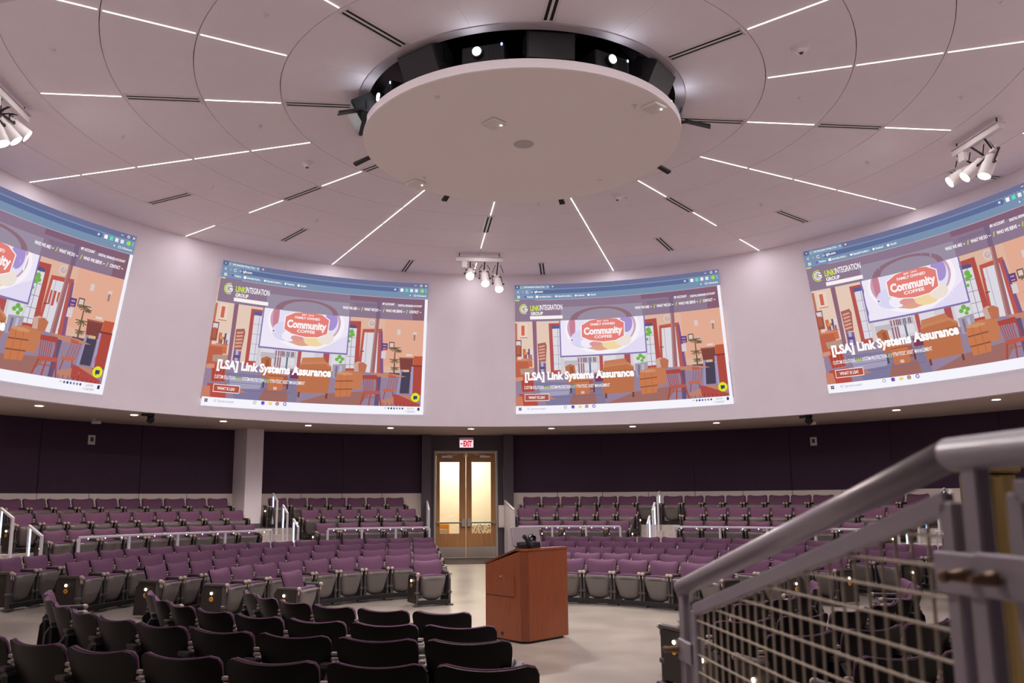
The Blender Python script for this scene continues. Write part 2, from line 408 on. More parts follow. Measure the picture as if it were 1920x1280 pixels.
B().box((0, -0.1, 0.42), (0.9, 0.5, 0.12), 0.03, seg=2).obj('seat', 'orange', ch)
for x in (-0.4, 0.4): B().box((x, -0.05, 0.18), (0.05, 0.5, 0.36), 0.008).obj('leg', 'olive', ch)

# ------------------------------------------------------------------ ceiling fixtures
def dirname(j):
    return ['on the ray towards the double door', 'first ray right of the door ray', 'second ray right of the door ray', 'third ray right of the door ray',
            'fourth ray right of the door ray', 'fifth ray right of the door ray', 'sixth ray right of the door ray', 'seventh ray right of the door ray', 'on the ray behind the camera',
            'seventh ray left of the door ray', 'sixth ray left of the door ray', 'fifth ray left of the door ray', 'fourth ray left of the door ray', 'third ray left of the door ray',
            'second ray left of the door ray', 'first ray left of the door ray'][j]
RN = ['innermost', 'second', 'third', 'fourth', 'fifth', 'outermost']
led_me, vent_me = {}, {}
for k in range(6):
    r0, r1 = RINGS[k], RINGS[k+1]; L = r1-r0-0.06
    led_me[k] = B().box((0, (r0+r1)/2, ZC-0.001), (0.015, L, 0.012)).mesh('light_line', 'led')
    fr = B()
    for x in (-0.075, 0, 0.075): fr.box((x, (r0+r1)/2, ZC-0.004), (0.034, L, 0.016))
    for y in (-1, 1): fr.box((0, (r0+r1)/2+y*(L/2-0.01), ZC-0.004), (0.2, 0.025, 0.016))
    vent_me[k] = (fr.mesh('frame', 'white'), B().box((0, 0, ZC-0.001), (0.044, L-0.05, 0.01)).mesh('slot', 'slot'))
def add_led(k, j):
    az = rel(22.5*j); p0, p1 = pol(RINGS[k]+0.1, az, ZC), pol(RINGS[k+1]-0.1, az, ZC)
    o = link('light_line', led_me[k], rot=(0, 0, -math.radians(az)))
    l = bpy.data.lights.new('light_line_lamp', 'AREA'); l.shape = 'RECTANGLE'; l.size = 0.02; l.size_y = RINGS[k+1]-RINGS[k]-(0.5 if k == 5 else 0.06)
    l.energy = LED_W*l.size_y/1.3; l.color = (1, 0.96, 0.98)
    lo = bpy.data.objects.new('light_line_lamp', l); C.objects.link(lo); lo.parent = o; lo.location = (0, (RINGS[k]+RINGS[k+1])/2-(0.2 if k == 5 else 0), ZC-0.012)
    tag(o, 'thin white light line in %s ceiling ring, %s' % (RN[k], dirname(j)), 'ceiling light', 'light lines in the ceiling joints')
def add_vent(k, jj, where):
    az = rel(22.5*jj); p0, p1 = pol(RINGS[k]+0.1, az, ZC), pol(RINGS[k+1]-0.1, az, ZC)
    if not (inview(p0, 200) or inview(p1, 200)): return
    e = empty('slot_diffuser', (0, 0, 0), az, 'long slot air diffuser in %s ceiling ring, %s' % (RN[k], where), 'air vent', 'slot diffusers in the ceiling')
    link('frame', vent_me[k][0], e); rm = (RINGS[k]+RINGS[k+1])/2
    for x in (-0.0375, 0.0375): link('slot', vent_me[k][1], e, loc=(x, rm, -0.002))
for j in range(16):
    if j % 2:
        for k in range(1, 6): add_led(k, j)
    else:
        add_vent(0, j, dirname(j)); add_led(1, j); add_vent(2, j, dirname(j)); add_led(3, j); add_led(5, j)
for s, nm in ((1, 'right'), (-1, 'left')):
    add_vent(5, (0.5 if s > 0 else 15.5), 'just %s of the door ray' % nm); add_vent(4, (1.5 if s > 0 else 14.5), 'second joint %s of the door ray' % nm)
    add_vent(4, (2.5 if s > 0 else 13.5), 'third joint %s of the door ray' % nm); add_vent(5, (3.5 if s > 0 else 12.5), 'fourth joint %s of the door ray' % nm)
# sprinklers, detectors
def ordn(items, axis=0): return sorted(items, key=lambda p: p[axis])
spr = [(-3.08, -2.77), (-4.11, .23), (-6.43, .5), (-6.09, -2.12), (-5.82, 2.75), (4.13, -.26), (6.51, -.18), (6.09, 2.21), (4.81, 4.29), (2.06, 3.78), (-4.31, 4.72), (.34, 4.01), (5.77, -2.6)]
sme = B().lathe([(0.001, -0.05), (0.013, -0.05), (0.015, -0.043), (0.006, -0.04), (0.006, -0.008), (0.04, -0.007), (0.043, 0.0)], 14).mesh('fire_sprinkler', 'white', True)
for i, (x, y) in enumerate(ordn(spr)):
    o = link('fire_sprinkler', sme, loc=(x*K, y*K, ZC))
    tag(o, 'small metal fire sprinkler on the ceiling, %s from the left' % ORD[i], 'sprinkler', 'ceiling sprinklers')
dme = B().lathe([(0.001, -0.085), (0.05, -0.085), (0.07, -0.06), (0.075, -0.03), (0.11, -0.025), (0.115, 0.0)], 20).mesh('body', 'white', True)
for (x, y), lb in (((-3.74, 1.73), 'white round smoke detector on ceiling left of the disc'), ((1.86, 3.65), 'white round smoke detector on ceiling below the disc, right side'), ((3.68, -1.7), 'white round smoke detector on ceiling at upper right of the disc')):
    e = empty('smoke_detector', (x*K, y*K, ZC), 0, lb, 'smoke detector'); link('body', dme, e)
    B().lathe([(0.001, -0.098), (0.025, -0.096), (0.03, -0.084)], 12).obj('sensor_cap', 'arm', e)

# ------------------------------------------------------------------ central disc, drum and what it carries
dc = empty('suspended_disc', (0, 0, 0), 0, 'large round white disc hanging under the ceiling centre with black drum', 'ceiling disc')
RD = 2.376
B().lathe([(0.001, ZD), (RD-0.012, ZD), (RD-0.012, ZD+0.02), (0.001, ZD+0.02)], 128).obj('disc_board', 'disc', dc)
B().lathe([(RD-0.012, ZD+0.005), (RD, ZD+0.005), (RD, ZD+0.125), (RD-0.06, ZD+0.125), (RD-0.06, ZD+0.02)], 128, closed=True).obj('disc_rim', 'discrim', dc)
B().lathe([(0.001, ZD+0.021), (RD-0.07, ZD+0.021), (RD-0.07, ZD+0.05), (0.001, ZD+0.05)], 96).obj('disc_top', 'drum', dc)
B().lathe([(1.75, ZD+0.05), (1.75, ZC+0.38)], 96).obj('drum_wall', 'drum', dc)
B().lathe([(2.31, ZC-0.012), (2.455, ZC-0.012), (2.455, ZC+0.02), (2.31, ZC+0.02)], 128, closed=True).obj('ceiling_ring', 'ring', dc)
B().lathe([(2.31, ZC+0.02), (2.31, ZC+0.4), (0.01, ZC+0.4)], 96).obj('opening_lining', 'drum', dc)
B().lathe([(0.001, -0.004), (0.15, -0.004), (0.155, 0.0)], 28).obj('flush_speaker', 'ring', dc).location = (0.04, -0.12, ZD)
for (x, y), lb in (((-.38, -.88), 'square white wireless access point near the disc centre'), ((1.81, -1.26), 'square white wireless access point at the right of the disc'), ((-1.77, 1.32), 'square white wireless access point at the far left edge of disc')):
    e = empty('access_point', (x*K, y*K, ZD), 45, lb, 'access point')
    B().box((0, 0, -0.025), (0.26, 0.26, 0.05), 0.02, seg=2).obj('body', 'white', e)
    B().sphere((0.07, 0.07, -0.052), 0.008, 8).obj('status_light', 'lamp', e)
for i, (x, y) in enumerate([(-1.59, 1.05), (-1.1, -1.68), (1.31, 1.39), (1.54, -1.3)]):
    o = link('fire_sprinkler', sme, loc=(x*K, y*K, ZD)); tag(o, 'small metal fire sprinkler under the disc, %s from the left' % ORD[i], 'sprinkler', 'sprinklers under the disc')
def projector(az, lb):
    e = empty('projector', pol(2.02, az, ZD+0.17), az, lb, 'projector', 'projectors in the drum')
    B().box((0, 0, 0.16), (0.56, 0.34, 0.26), 0.02, seg=2).obj('case', 'spk', e)
    B().tube((0.06, 0.16, 0.17), (0.06, 0.24, 0.17), 0.075, 18).obj('lens_barrel', 'dark_plastic', e)
    B().tube((0.06, 0.235, 0.17), (0.06, 0.248, 0.17), 0.055, 18).obj('lens', 'lens', e)
    bb = B()
    for i in range(7): bb.box((-0.23+0.025*i, 0.172, 0.16), (0.01, 0.01, 0.18))
    bb.obj('grille', 'dark_plastic', e)
    B().box((-0.25, 0.175, 0.26), (0.018, 0.012, 0.03)).obj('status_light', 'bluled', e)
    for x in (-0.2, 0.2): B().box((x, 0, 0.0), (0.05, 0.2, 0.09)).obj('foot', 'black', e)
for az, lb in ((-167.5, 'black ceiling projector with lit lens, left of the drum front'), (146.5, 'black ceiling projector with lit lens, right of the drum front'), (-119, 'black ceiling projector with lit lens at the left end of drum'), (104, 'black ceiling projector seen from the side, right end of drum')):
    projector(az, lb)
def speaker(az, r, z, tilt, lb, size=(0.62, 0.36, 0.36)):
    e = empty('loudspeaker', pol(r, az, z), az, lb, 'loudspeaker', 'loudspeakers round the drum')
    e.rotation_euler = (0, 0, -math.radians(az))
    R = Matrix.Rotation(math.radians(tilt), 4, 'X')
    bb = B(); w2, d2, h2 = size[0]/2, size[1]/2, size[2]/2
    sec = [(-d2*0.7, -h2), (d2, -h2), (d2, h2), (-d2*0.7, h2), (-d2, 0)]
    bb.prism([R @ Vector((-w2, y, z_)) for y, z_ in sec], size[0], (1, 0, 0)); bb.obj('cabinet', 'spk', e)
    bb = B(); bb.box(R @ Vector((0, d2+0.008, 0)), (size[0]-0.03, 0.014, size[2]-0.03), 0.004, 0, R); bb.obj('grille', 'black', e)
    bb = B()
    for x in (-w2-0.012, w2+0.012): bb.box((x, 0, 0), (0.014, 0.06, 0.16))
    bb.obj('bracket', 'black', e)
speaker(-145.0, 2.15, 7.52, -28, 'black loudspeaker tilted out of the drum at front left')
speaker(169.8, 2.05, 7.50, -8, 'black loudspeaker in the middle of the drum front')
speaker(124, 2.15, 7.52, -28, 'black loudspeaker tilted out of the drum at front right')
speaker(-107, 2.34, 7.36, -30, 'black loudspeaker hanging out at the left end of drum', (0.5, 0.36, 0.36))
speaker(97, 2.16, 7.36, -28, 'black loudspeaker at the right end of the drum', (0.5, 0.34, 0.34))
pad_l = ['black antenna paddle below the disc at far left', 'black antenna paddle below the disc, left of centre', 'black antenna paddle below the disc, right of centre', 'black antenna paddle below the disc at far right', 'black antenna paddle pointing right beside the drum', 'black antenna paddle above the left loudspeaker']
for (az, r, t), lb in zip(((-76, 2.42, 0), (-30.5, 2.42, 0), (15.6, 2.42, 0), (62.5, 2.42, 0), (99, 2.45, 25), (-114, 2.45, 20)), pad_l):
    e = empty('antenna_paddle', pol(r, az, ZD+0.12), az, lb, 'antenna', 'antenna paddles round the disc')
    bb = B(); bb.prism([(-0.035, -0.02, 0.05), (0.035, -0.02, 0.05), (0.05, 0.34, -0.07), (-0.05, 0.34, -0.07)], 0.035, (0, 0, 1)); bb.obj('paddle', 'black', e)
    B().tube((0, -0.18, 0.03), (0, 0.02, 0.055), 0.018, 8).obj('stem', 'black', e)

# ------------------------------------------------------------------ track spotlights
def track(j, lb, aims):
    az = rel(22.5*j); r = 7.42
    e = empty('track_light', pol(r, az, ZC), az, lb, 'track light', 'track light clusters')
    B().box((0, 0, -0.16), (1.14, 0.10, 0.10), 0.008).obj('track_bar', 'white', e)
    B().box((0, 0, -0.105), (1.1, 0.16, 0.012)).obj('track_plate', 'ring', e)
    for x in (-0.48, 0.48): B().tube((x, 0, -0.11), (x, 0, 0.0), 0.012, 8).obj('hanger', 'black', e)
    B().box((-0.36, 0.0, -0.29), (0.13, 0.09, 0.16), 0.01).obj('junction_box', 'white', e)
    for i, (x, ty, tx, dz) in enumerate(aims):
        d = Vector((tx, ty, -1)).normalized(); p = Vector((x, 0.02, -0.5-dz))
        q = d.to_track_quat('-Z', 'Y').to_matrix().to_4x4()
        hd = empty('spot_head', p); hd.parent = e; hd.matrix_local = Matrix.Translation(p) @ q
        # local -Z is the beam direction
        B().lathe([(0.06, 0.2), (0.088, 0.17), (0.088, 0.06), (0.1, 0.04), (0.1, -0.2), (0.092, -0.2), (0.09, -0.17), (0.001, -0.17)], 22).obj('barrel', 'white', hd)
        B().lathe([(0.001, -0.172), (0.09, -0.172), (0.09, -0.176), (0.001, -0.176)], 22).obj('lamp', 'lamp', hd)
        bb = B()
        for sx in (-0.112, 0.112):
            bb.bar((sx, 0, 0.02), (sx, 0, 0.3), 0.012, 0.03, (0, 1, 0))
            bb.tube((sx*1.0, 0, 0.02), (sx*1.35, 0, 0.02), 0.022, 8)
        bb.bar((-0.112, 0, 0.3), (0.112, 0, 0.3), 0.012, 0.03, (0, 1, 0)); bb.obj('yoke', 'arm', hd)
        bb = B(); bb.box((0, 0, 0.3), (0.12, 0.1, 0.12), 0.01); bb.obj('gear_box', 'white', hd)
        B().tube((x, 0.0, -0.2), (p.x-d.x*0.28, p.y-d.y*0.28, p.z-d.z*0.28), 0.016, 8).obj('stem', 'black', e)
        for sx in (-0.06, 0.06):
            B().tube((x+sx, 0.03, -0.27), (x+sx*2.2, 0.05, -0.33-dz*0.5), 0.009, 6).obj('clamp_screw', 'black', e)
        l = bpy.data.lights.new('spot_head_light', 'SPOT'); l.energy = SPOT_W; l.spot_size = math.radians(48); l.spot_blend = 0.6; l.shadow_soft_size = 0.08; l.color = (1, 0.94, 0.86)
        lo = bpy.data.objects.new('spot_head_light', l); C.objects.link(lo); lo.parent = hd; lo.location = (0, 0, -0.22)
A3 = [(-0.22, -1.5, -0.15, 0.0), (0.13, -0.8, 0.02, 0.12), (0.45, -0.75, 0.1, 0.25)]
track(0, 'white track light with three lit spots above the double door', A3)
track(4, 'white track light with three lit spots at the right of ceiling', [(-0.5, -1.5, -0.6, 0.05), (-0.16, -1.1, -0.3, 0.08), (0.17, -0.5, 0.0, 0.16)])
track(12, 'white track light with three lit spots at the left edge', [(0.3, -1.4, 0.6, -0.1), (0.05, -0.9, 0.3, 0.06), (-0.2, -0.5, 0.0, 0.2)])
track(8, 'white track light with three lit spots behind the camera', A3)
# soffit downlights, cameras, wall plates
dlm = (B().lathe([(0.075, -0.004), (0.1, -0.004), (0.1, 0.0), (0.075, 0.0)], 20, closed=True).mesh('trim_ring', 'white'), B().lathe([(0.001, -0.002), (0.075, -0.002), (0.075, 0.0)], 20).mesh('lamp', 'down'))
for k in range(30):
    az = rel(12.0*(k-15)); p = pol(10.15, az, ZS)
    side = 'over the double door' if abs(az+8.0) < 1 else '%s %s of the door' % (ORD[int(round(abs(az+8.0)/12.0))-1], 'left' if az < -8.0 else 'right')
    e = empty('downlight', p, 0, 'small round downlight in the soffit, %s' % side, 'downlight', 'soffit downlights')
    link('trim_ring', dlm[0], e); link('lamp', dlm[1], e)
    l = bpy.data.lights.new('downlight_beam', 'SPOT'); l.energy = DOWN_W; l.spot_size = math.radians(120); l.spot_blend = 1.0; l.shadow_soft_size = 0.08; l.color = (1, 0.88, 0.76)
    lo = bpy.data.objects.new('downlight_beam', l); C.objects.link(lo); lo.parent = e; lo.location = (0, 0, -0.03)
for az, r, lb in ((-55.4, 9.68, 'black dome camera under the soffit at left'), (41.8, 9.68, 'black dome camera under the soffit at right')):
    e = empty('dome_camera', pol(r, az, ZS), az, lb, 'camera')
    B().lathe([(0.08, 0), (0.08, -0.05), (0.07, -0.06), (0.001, -0.06)], 18).obj('mount', 'black', e)
    B().sphere((0, 0, -0.12), 0.085, 14).obj('camera_head', 'dark_plastic', e)
    B().tube((0, -0.05, -0.13), (0, -0.1, -0.15), 0.03, 10).obj('lens', 'black', e)
    B().box((-0.14, 0, -0.03), (0.14, 0.05, 0.05), 0.006).obj('bracket', 'black', e)
for az, r, lb in ((-56.5, 11.6, 'small white security camera under the soffit at left'), (39.3, 11.0, 'small white security camera under the soffit at right')):
    e = empty('security_camera', pol(r, az, ZS), az+140, lb, 'camera')
    B().lathe([(0.05, 0), (0.05, -0.02), (0.001, -0.02)], 14).obj('mount', 'white', e)
    B().box((0, 0.06, -0.08), (0.07, 0.2, 0.07), 0.012).obj('camera_body', 'white', e)
    B().tube((0, 0, -0.02), (0, 0.02, -0.06), 0.015, 8).obj('neck', 'white', e)
for az, lb in ((-54.6, 'white wall sensor plate high on left dark wall panel'), (36.9, 'white wall sensor plate high on right dark wall panel')):
    e = empty('wall_sensor', pol(RW-0.015, az, 3.26), az, lb, 'wall plate')
    B().box((0, -0.012, 0), (0.17, 0.025, 0.22), 0.008).obj('plate', 'white', e)
    B().box((0, -0.03, 0.01), (0.07, 0.012, 0.1), 0.004).obj('sensor', 'arm', e)

# ------------------------------------------------------------------ auditorium seats
WS = 0.61                                   # seat pitch the meshes are drawn for
def back_fn(w0, w1, z0, z1, y0, y1, th, crown, curve, puff):
    def fn(s, t, side):
        e = 1.0
        if t > 0.85: e = 1.0-0.055*((t-0.85)/0.15)**2.2*1.6
        if t < 0.12: e = 1.0-0.05*((0.12-t)/0.12)**2
        w_ = (w0+(w1-w0)*t)*e
        x = s*w_; z = z0+(z1-z0)*t
        z += crown*(s*s-0.35)*smooth(0.5, 1.0, t)-0.02*smooth(0.86, 1.0, abs(s))*smooth(0.85, 1, t)
        y = y0+(y1-y0)*t+curve*s*s
        if side:
            ed = max(abs(s), abs(2*t-1))
            y += th+puff*(1-abs(s)**4)*(1-abs(2*t-1)**4)-(0.5*th)*smooth(0.86, 1.0, ed)
        return (x, y, z)
    return fn
SM = {}
SM['back_shell'] = B().slab(back_fn(0.235, 0.290, 0.20, 0.723, 0.150, -0.006, 0.012, 0.030, 0.055, 0.0), 12, 12).mesh('back_shell', 'shell', sharp=40)
SM['back_cushion'] = B().slab(back_fn(0.238, 0.282, 0.33, 0.729, 0.124, 0.006, 0.030, 0.030, 0.055, 0.03), 12, 10).mesh('back_cushion', 'purple')
def pan_fn(s, t, side):
    w_ = (0.185+0.04*smooth(0, 0.8, t))*(1-0.10*smooth(0.86, 1.0, 1-t)**2)
    z = 0.135+0.355*t-0.05*(1-s*s)*smooth(0.7, 1.0, 1-t)
    y = 0.285+0.09*t
    if side: y += 0.035+0.02*(1-s**4)*(1-abs(2*t-1)**3)-0.02*smooth(0.88, 1, max(abs(s), abs(2*t-1)))
    return (s*w_, y, z)
bb = B().slab(pan_fn, 10, 8); bb.box((0, 0.452, 0.482), (0.3, 0.03, 0.018), 0.006); SM['seat_shell'] = bb.mesh('seat_shell', 'pan')
def cus_fn(s, t, side):
    z = 0.2+0.32*t; y = 0.215+0.085*t
    if side: y += 0.085
    else: y -= 0.02*(1-abs(2*t-1)**3)
    return (s*0.226*(1-0.04*smooth(0.9, 1, t)), y, z-0.012*s*s*t)
SM['seat_cushion'] = B().slab(cus_fn, 8, 6).mesh('seat_cushion', 'purple')
hx = WS/2
bb = B(); bb.box((-hx, 0.36, 0.27), (0.04, 0.05, 0.52), 0.006); bb.box((-hx, 0.36, 0.22), (0.07, 0.075, 0.05), 0.01); bb.box((-hx, 0.36, 0.012), (0.12, 0.11, 0.024), 0.004)
SM['support_post'] = bb.mesh('support_post', 'post')
SM['floor_beam'] = B().box((0, 0.36, 0.062), (WS, 0.06, 0.075), 0.006).mesh('floor_beam', 'black')
bb = B(); bb.box((-hx+0.018, 0.19, 0.335), (0.075, 0.33, 0.37), 0.025); SM['tablet_arm'] = bb.mesh('tablet_arm', 'black')
SM['armrest'] = B().box((-hx, 0.22, 0.535), (0.062, 0.36, 0.04), 0.012, seg=2).mesh('armrest', 'arm')
bb = B(); bb.sphere((-hx, 0.405, 0.532), 0.036, 10, (0.95, 1, 0.85)); bb.sphere((-hx, 0.40, 0.475), 0.018, 8, (0.8, 0.7, 2.2)); SM['arm_cap'] = bb.mesh('arm_cap', 'putty', True)
SM['hinge_plate'] = B().box((-hx, 0.10, 0.575), (0.045, 0.03, 0.022), 0.004).box((-hx, 0.10, 0.612), (0.045, 0.03, 0.022), 0.004).mesh('hinge_plate', 'putty')
ep = B(); ep.prism([(0, -0.03, 0.05), (0, 0.34, 0.05), (0, 0.37, 0.08), (0, 0.37, 0.51), (0, 0.34, 0.53), (0, 0.05, 0.53), (0, 0.0, 0.46)], 0.035, (1, 0, 0))
SM['end_panel'] = ep.mesh('end_panel', 'endpanel')
SM['aisle_light'] = B().sphere((0, 0, 0), 0.021, 10, (0.6, 1, 1)).mesh('aisle_light', 'aisle')
for L in 'ABCDE':
    pl = B(); pl.tube((-0.004, 0, 0), (0.004, 0, 0), 0.034, 18)
    pts, fs = text_mesh(L, None, 0.034, 0.03); x1 = max(p[0] for p in pts)
    for sgn in (-1, 1):
        vv = [pl.bm.verts.new((0.0055*sgn, -(x-x1/2)*sgn*-1, y-0.017)) for x, y in pts]
        for f in fs:
            fc = pl.bm.faces.new([vv[i] for i in f]); fc.material_index = 1
    SM['plate'+L] = pl.mesh('letter_plate', ['letter_plate', 'letter'])
PARTS = ['back_shell', 'back_cushion', 'seat_shell', 'seat_cushion', 'support_post', 'floor_beam', 'tablet_arm', 'armrest', 'arm_cap', 'hinge_plate']
proto = bpy.data.objects.new('auditorium_seat', None); proto.empty_display_size = 0.1; C.objects.link(proto)
for p in PARTS:
    link(p, SM[p], proto)
NSEAT = 0
def seat(r, az, z, sx, label, group, end=None, letter=None, lamp=True, skew=0.0):
    global NSEAT
    p = pol(r, az, z)
    if not (inview(p, 110) or inview(p+Vector((0, 0, 0.72)), 110)): return
    o = proto if NSEAT == 0 else copy_tree(proto)
    NSEAT += 1
    o.name = 'auditorium_seat'; o.location = p; o.rotation_euler = (0, 0, -math.radians(az)+PI)
    tag(o, label, 'seat', group)
    for ch_ in o.children:
        if ch_.name.split('.')[0] in ('end_panel',): continue
        ch_.scale = (sx/WS, 1.037, 1.037)
        if ch_.name.split('.')[0] in ('back_shell', 'back_cushion'): ch_.rotation_euler = (random.uniform(-0.012, 0.012), 0, 0)
    for e in (end or ()):             # 'l'/'r' in the seat's own frame: -x or +x side
        sg = -1 if e == 'l' else 1
        x = sg*(sx/2+0.012)
        pn_ = link('end_panel', SM['end_panel'], o, loc=(x-0.0175, 0, 0))
        if lamp:
            link('aisle_light', SM['aisle_light'], pn_, loc=(0.0175+sg*0.022, 0.17, 0.43))
        if letter: link('letter_plate', SM['plate'+letter], pn_, loc=(0.0175+sg*0.02, 0.17, 0.345))
        if e == 'r':
            link('armrest', SM['armrest'], o, loc=(sx/2+hx, 0, 0)); link('arm_cap', SM['arm_cap'], o, loc=(sx/2+hx, 0, 0)); link('support_post', SM['support_post'], o, loc=(sx/2+hx, 0, 0))
FR_ = {'A': 3.83, 'B': 4.92, 'C': 5.96, 'D': 7.18, 'E': 8.29}
CROSS = {'A': 19.8, 'B': 17.4, 'C': 16.6, 'D': 15.0, 'E': 14.4}
RNAME = {'A': 'front row', 'B': 'second row', 'C': 'third row', 'D': 'fourth row', 'E': 'back row'}
def row_block(block, rowk, n, a0, a1, look, side, keep=None, ends=(True, True), letter=None):
    """seats from photo-left to photo-right over azimuth a0..a1 (a0 at photo left)"""
    r = FR_[rowk]; st = (a1-a0)/n; sx = abs(math.radians(st))*r
    for i in range(n):
        if keep and i not in keep: continue
        az = a0+st*(i+0.5)
        if keep: pos = 'at left end' if i == 0 else 'at right end'
        elif i+1 <= (n+1)//2: pos = '%s from left' % ORD[i]
        else: pos = '%s from right' % ORD[n-1-i]
        lab = '%s, %s, %s, %s' % (look, pos, RNAME[rowk], block)
        # seat local +x points to decreasing azimuth when facing the centre
        e = []
        if i == 0 or (keep and len(keep) < n): e.append('lo')
        if i == n-1 or (keep and len(keep) < n): e.append('hi')
        inc = st > 0
        ee = []
        for q in e:
            if q == 'lo': ee.append('r' if inc else 'l')
            else: ee.append('l' if inc else 'r')
        p = pol(r, az); fzv = floor_z(p.x, p.y)
        seat(r, az, fzv, sx, lab, 'purple seats, %s of %s' % (RNAME[rowk], block), ee, letter or rowk)
def ang(r, off): return math.degrees(math.asin(off/r))
for rowk, n in zip('ABCDE', (6, 9, 12, 15, 18)):
    r = FR_[rowk]; d = ang(r, 1.03); cr = CROSS[rowk]
    row_block('far left block', rowk, n, rel(-90+cr), rel(-d), 'purple tip-up seat', 'far', keep=(0, 5) if rowk == 'A' else None)
    row_block('far right block', rowk, n, rel(d), rel(90-cr), 'purple tip-up seat', 'far')
for rowk, n in zip('ABCDE', (6, 8, 10, 13, 16)):
    r = FR_[rowk]; d = ang(r, 1.04 if rowk == 'A' else 0.91); cr = 16.3
    row_block('near left block', rowk, n, rel(-90-cr), rel(-180+d), 'dark-backed purple seat seen from behind', 'near')
    row_block('near right block', rowk, n, rel(180-d), rel(90+cr), 'dark-backed purple seat behind the mesh', 'near')
# tiers
TR = {'F': (10.3, TF, 'front'), 'G': (11.15, TG, 'middle'), 'H': (11.95, TH, 'top')}
def tier_row(block, rk, n, a0, a1, ends='lr'):
    r, z, nm = TR[rk]; st = (a1-a0)/n; sx = math.radians(st)*r
    for i in range(n):
        az = a0+st*(i+0.5)
        pos = '%s from left' % ORD[i] if i+1 <= (n+1)//2 else '%s from right' % ORD[n-1-i]
        e = []
        if i == 0: e.append('r')
        if i == n-1: e.append('l')
        seat(r, az, z, sx, 'dark purple seat, %s, %s row of %s' % (pos, nm, block), 'dark purple seats, %s row of %s' % (nm, block), e, None, lamp=False)
tier_row('left outer tier', 'F', 9, -66.2, -38.8); tier_row('left outer tier', 'G', 10, -66.9, -38.7); tier_row('left outer tier', 'H', 11, -68.2, -39.3)
tier_row('tier left of door', 'F', 5, -30.6, -14.7); tier_row('tier left of door', 'G', 6, -31.3, -15.3); tier_row('tier left of door', 'H', 7, -34.4, -16.4)
tier_row('tier right of door', 'F', 5, -1.2, 15.2); tier_row('tier right of door', 'G', 6, -1.2, 15.6); tier_row('tier right of door', 'H', 7, -0.4, 17.6)
tier_row('right outer tier', 'F', 9, 22.5, 49.9); tier_row('right outer tier', 'G', 10, 22.0, 50.2); tier_row('right outer tier', 'H', 12, 18.4, 50.5)
tier_row('far right end tier', 'F', 4, 57.5, 69.5); tier_row('far right end tier', 'G', 4, 57.0, 68.5); tier_row('far right end tier', 'H', 5, 56.0, 69.5)
print('SEATS', NSEAT)

# ------------------------------------------------------------------ tier front rails and stair rails
led_dot = B().sphere((0, 0, 0), 0.011, 8).mesh('led_dot', 'bluled')
def front_rail(a0, a1, n, lb):
    e = empty('guard_rail', (0, 0, 0), 0, lb, 'railing', 'guard rails along the tier front'); r = 9.56; zt = 1.15
    st = (a1-a0)/n
    for i in range(n):
        p, q = pol(r, a0+st*i, zt), pol(r, a0+st*(i+1), zt)
        B().bar(p, q, 0.045, 0.045, bev=0.006).obj('top_rail', 'rail', e)
        for k in range(3):
            c = p.lerp(q, (k+0.5)/3); link('led_light', led_dot, e, loc=c+Vector((0, 0, -0.03))-c.normalized()*0.02)
    for i in range(n+1):
        p = pol(r, a0+st*i)
        B().box(p+Vector((0, 0, (TF+zt)/2-0.01)), (0.05, 0.05, zt-TF-0.02), 0.006, 0, Matrix.Rotation(-math.radians(a0+st*i), 4, 'Z')).obj('post', 'rail', e)
front_rail(-64.3, -38.0, 4, 'grey metal guard rail before the left outer tier seats')
front_rail(-29.8, -14.6, 3, 'grey metal guard rail before the tier left of door')
front_rail(-1.1, 14.2, 3, 'grey metal guard rail before the tier right of door')
front_rail(22.1, 48.6, 4, 'grey metal guard rail before the right outer tier seats')
front_rail(57.5, 70.5, 2, 'grey metal guard rail at the far right end')
def stair_rail(az, r, zb, lb):
    e = empty('stair_rail', pol(r, az, zb), az, lb, 'handrail', 'short handrails beside the stairs'); h = 0.875
    B().box((0, 0.17, h/2), (0.05, 0.05, h), 0.006).obj('rear_post', 'rail', e)
    B().box((0, -0.17, (h-0.19)/2-0.15), (0.05, 0.05, h-0.19+0.3), 0.006).obj('front_post', 'rail', e)
    B().bar((0, 0.19, h), (0, -0.19, h-0.2), 0.05, 0.045, bev=0.006).obj('top_rail', 'rail', e)
    B().box((0, 0.142, h-0.30), (0.02, 0.012, 0.5)).obj('led_strip', 'bluled', e)
for az, sd in ((-34.0, 'left of door'), (18.15, 'right of door'), (-68.7, 'at far left'), (52.6, 'at far right')):
    for r, zb, nm in ((9.8, TF, 'lowest'), (10.62, TG, 'middle'), (11.47, TH, 'topmost')):
        if inview(pol(r, az, zb+1), 60): stair_rail(az, r, zb, 'short grey handrail with blue lit post, %s on stairs %s' % (nm, sd))
# far guards beside the door
def far_guard(l, lb, sgn):
    e = empty('ramp_guard', al(11.0, l, 0), 0, lb, 'railing', 'guard panels beside the double door'); e.rotation_euler = R_AL
    # local y along the room axis
    y0, y1 = -1.05, 0.98
    B().bar((0, y0, 1.56), (0, y1, 1.79), 0.05, 0.05, bev=0.008).obj('sloped_rail', 'rail', e)
    for y, h in ((y0+0.02, 1.54), (0.0, 1.66), (y1-0.02, 1.77)): B().box((0, y, h/2+0.06), (0.05, 0.05, h-0.12), 0.006).obj('post', 'rail', e)
    bb = B(); bb.prism([(-0.012, y0+0.03, 0.25), (-0.012, y1-0.03, 0.25), (-0.012, y1-0.03, 1.72), (-0.012, y0+0.03, 1.5)], 0.024, (1, 0, 0)); bb.obj('infill_panel', 'rail', e)
far_guard(1.10, 'pale metal guard panel with sloped top right of the double door', 1)
far_guard(-1.10, 'pale metal guard panel with sloped top left of the double door', -1)
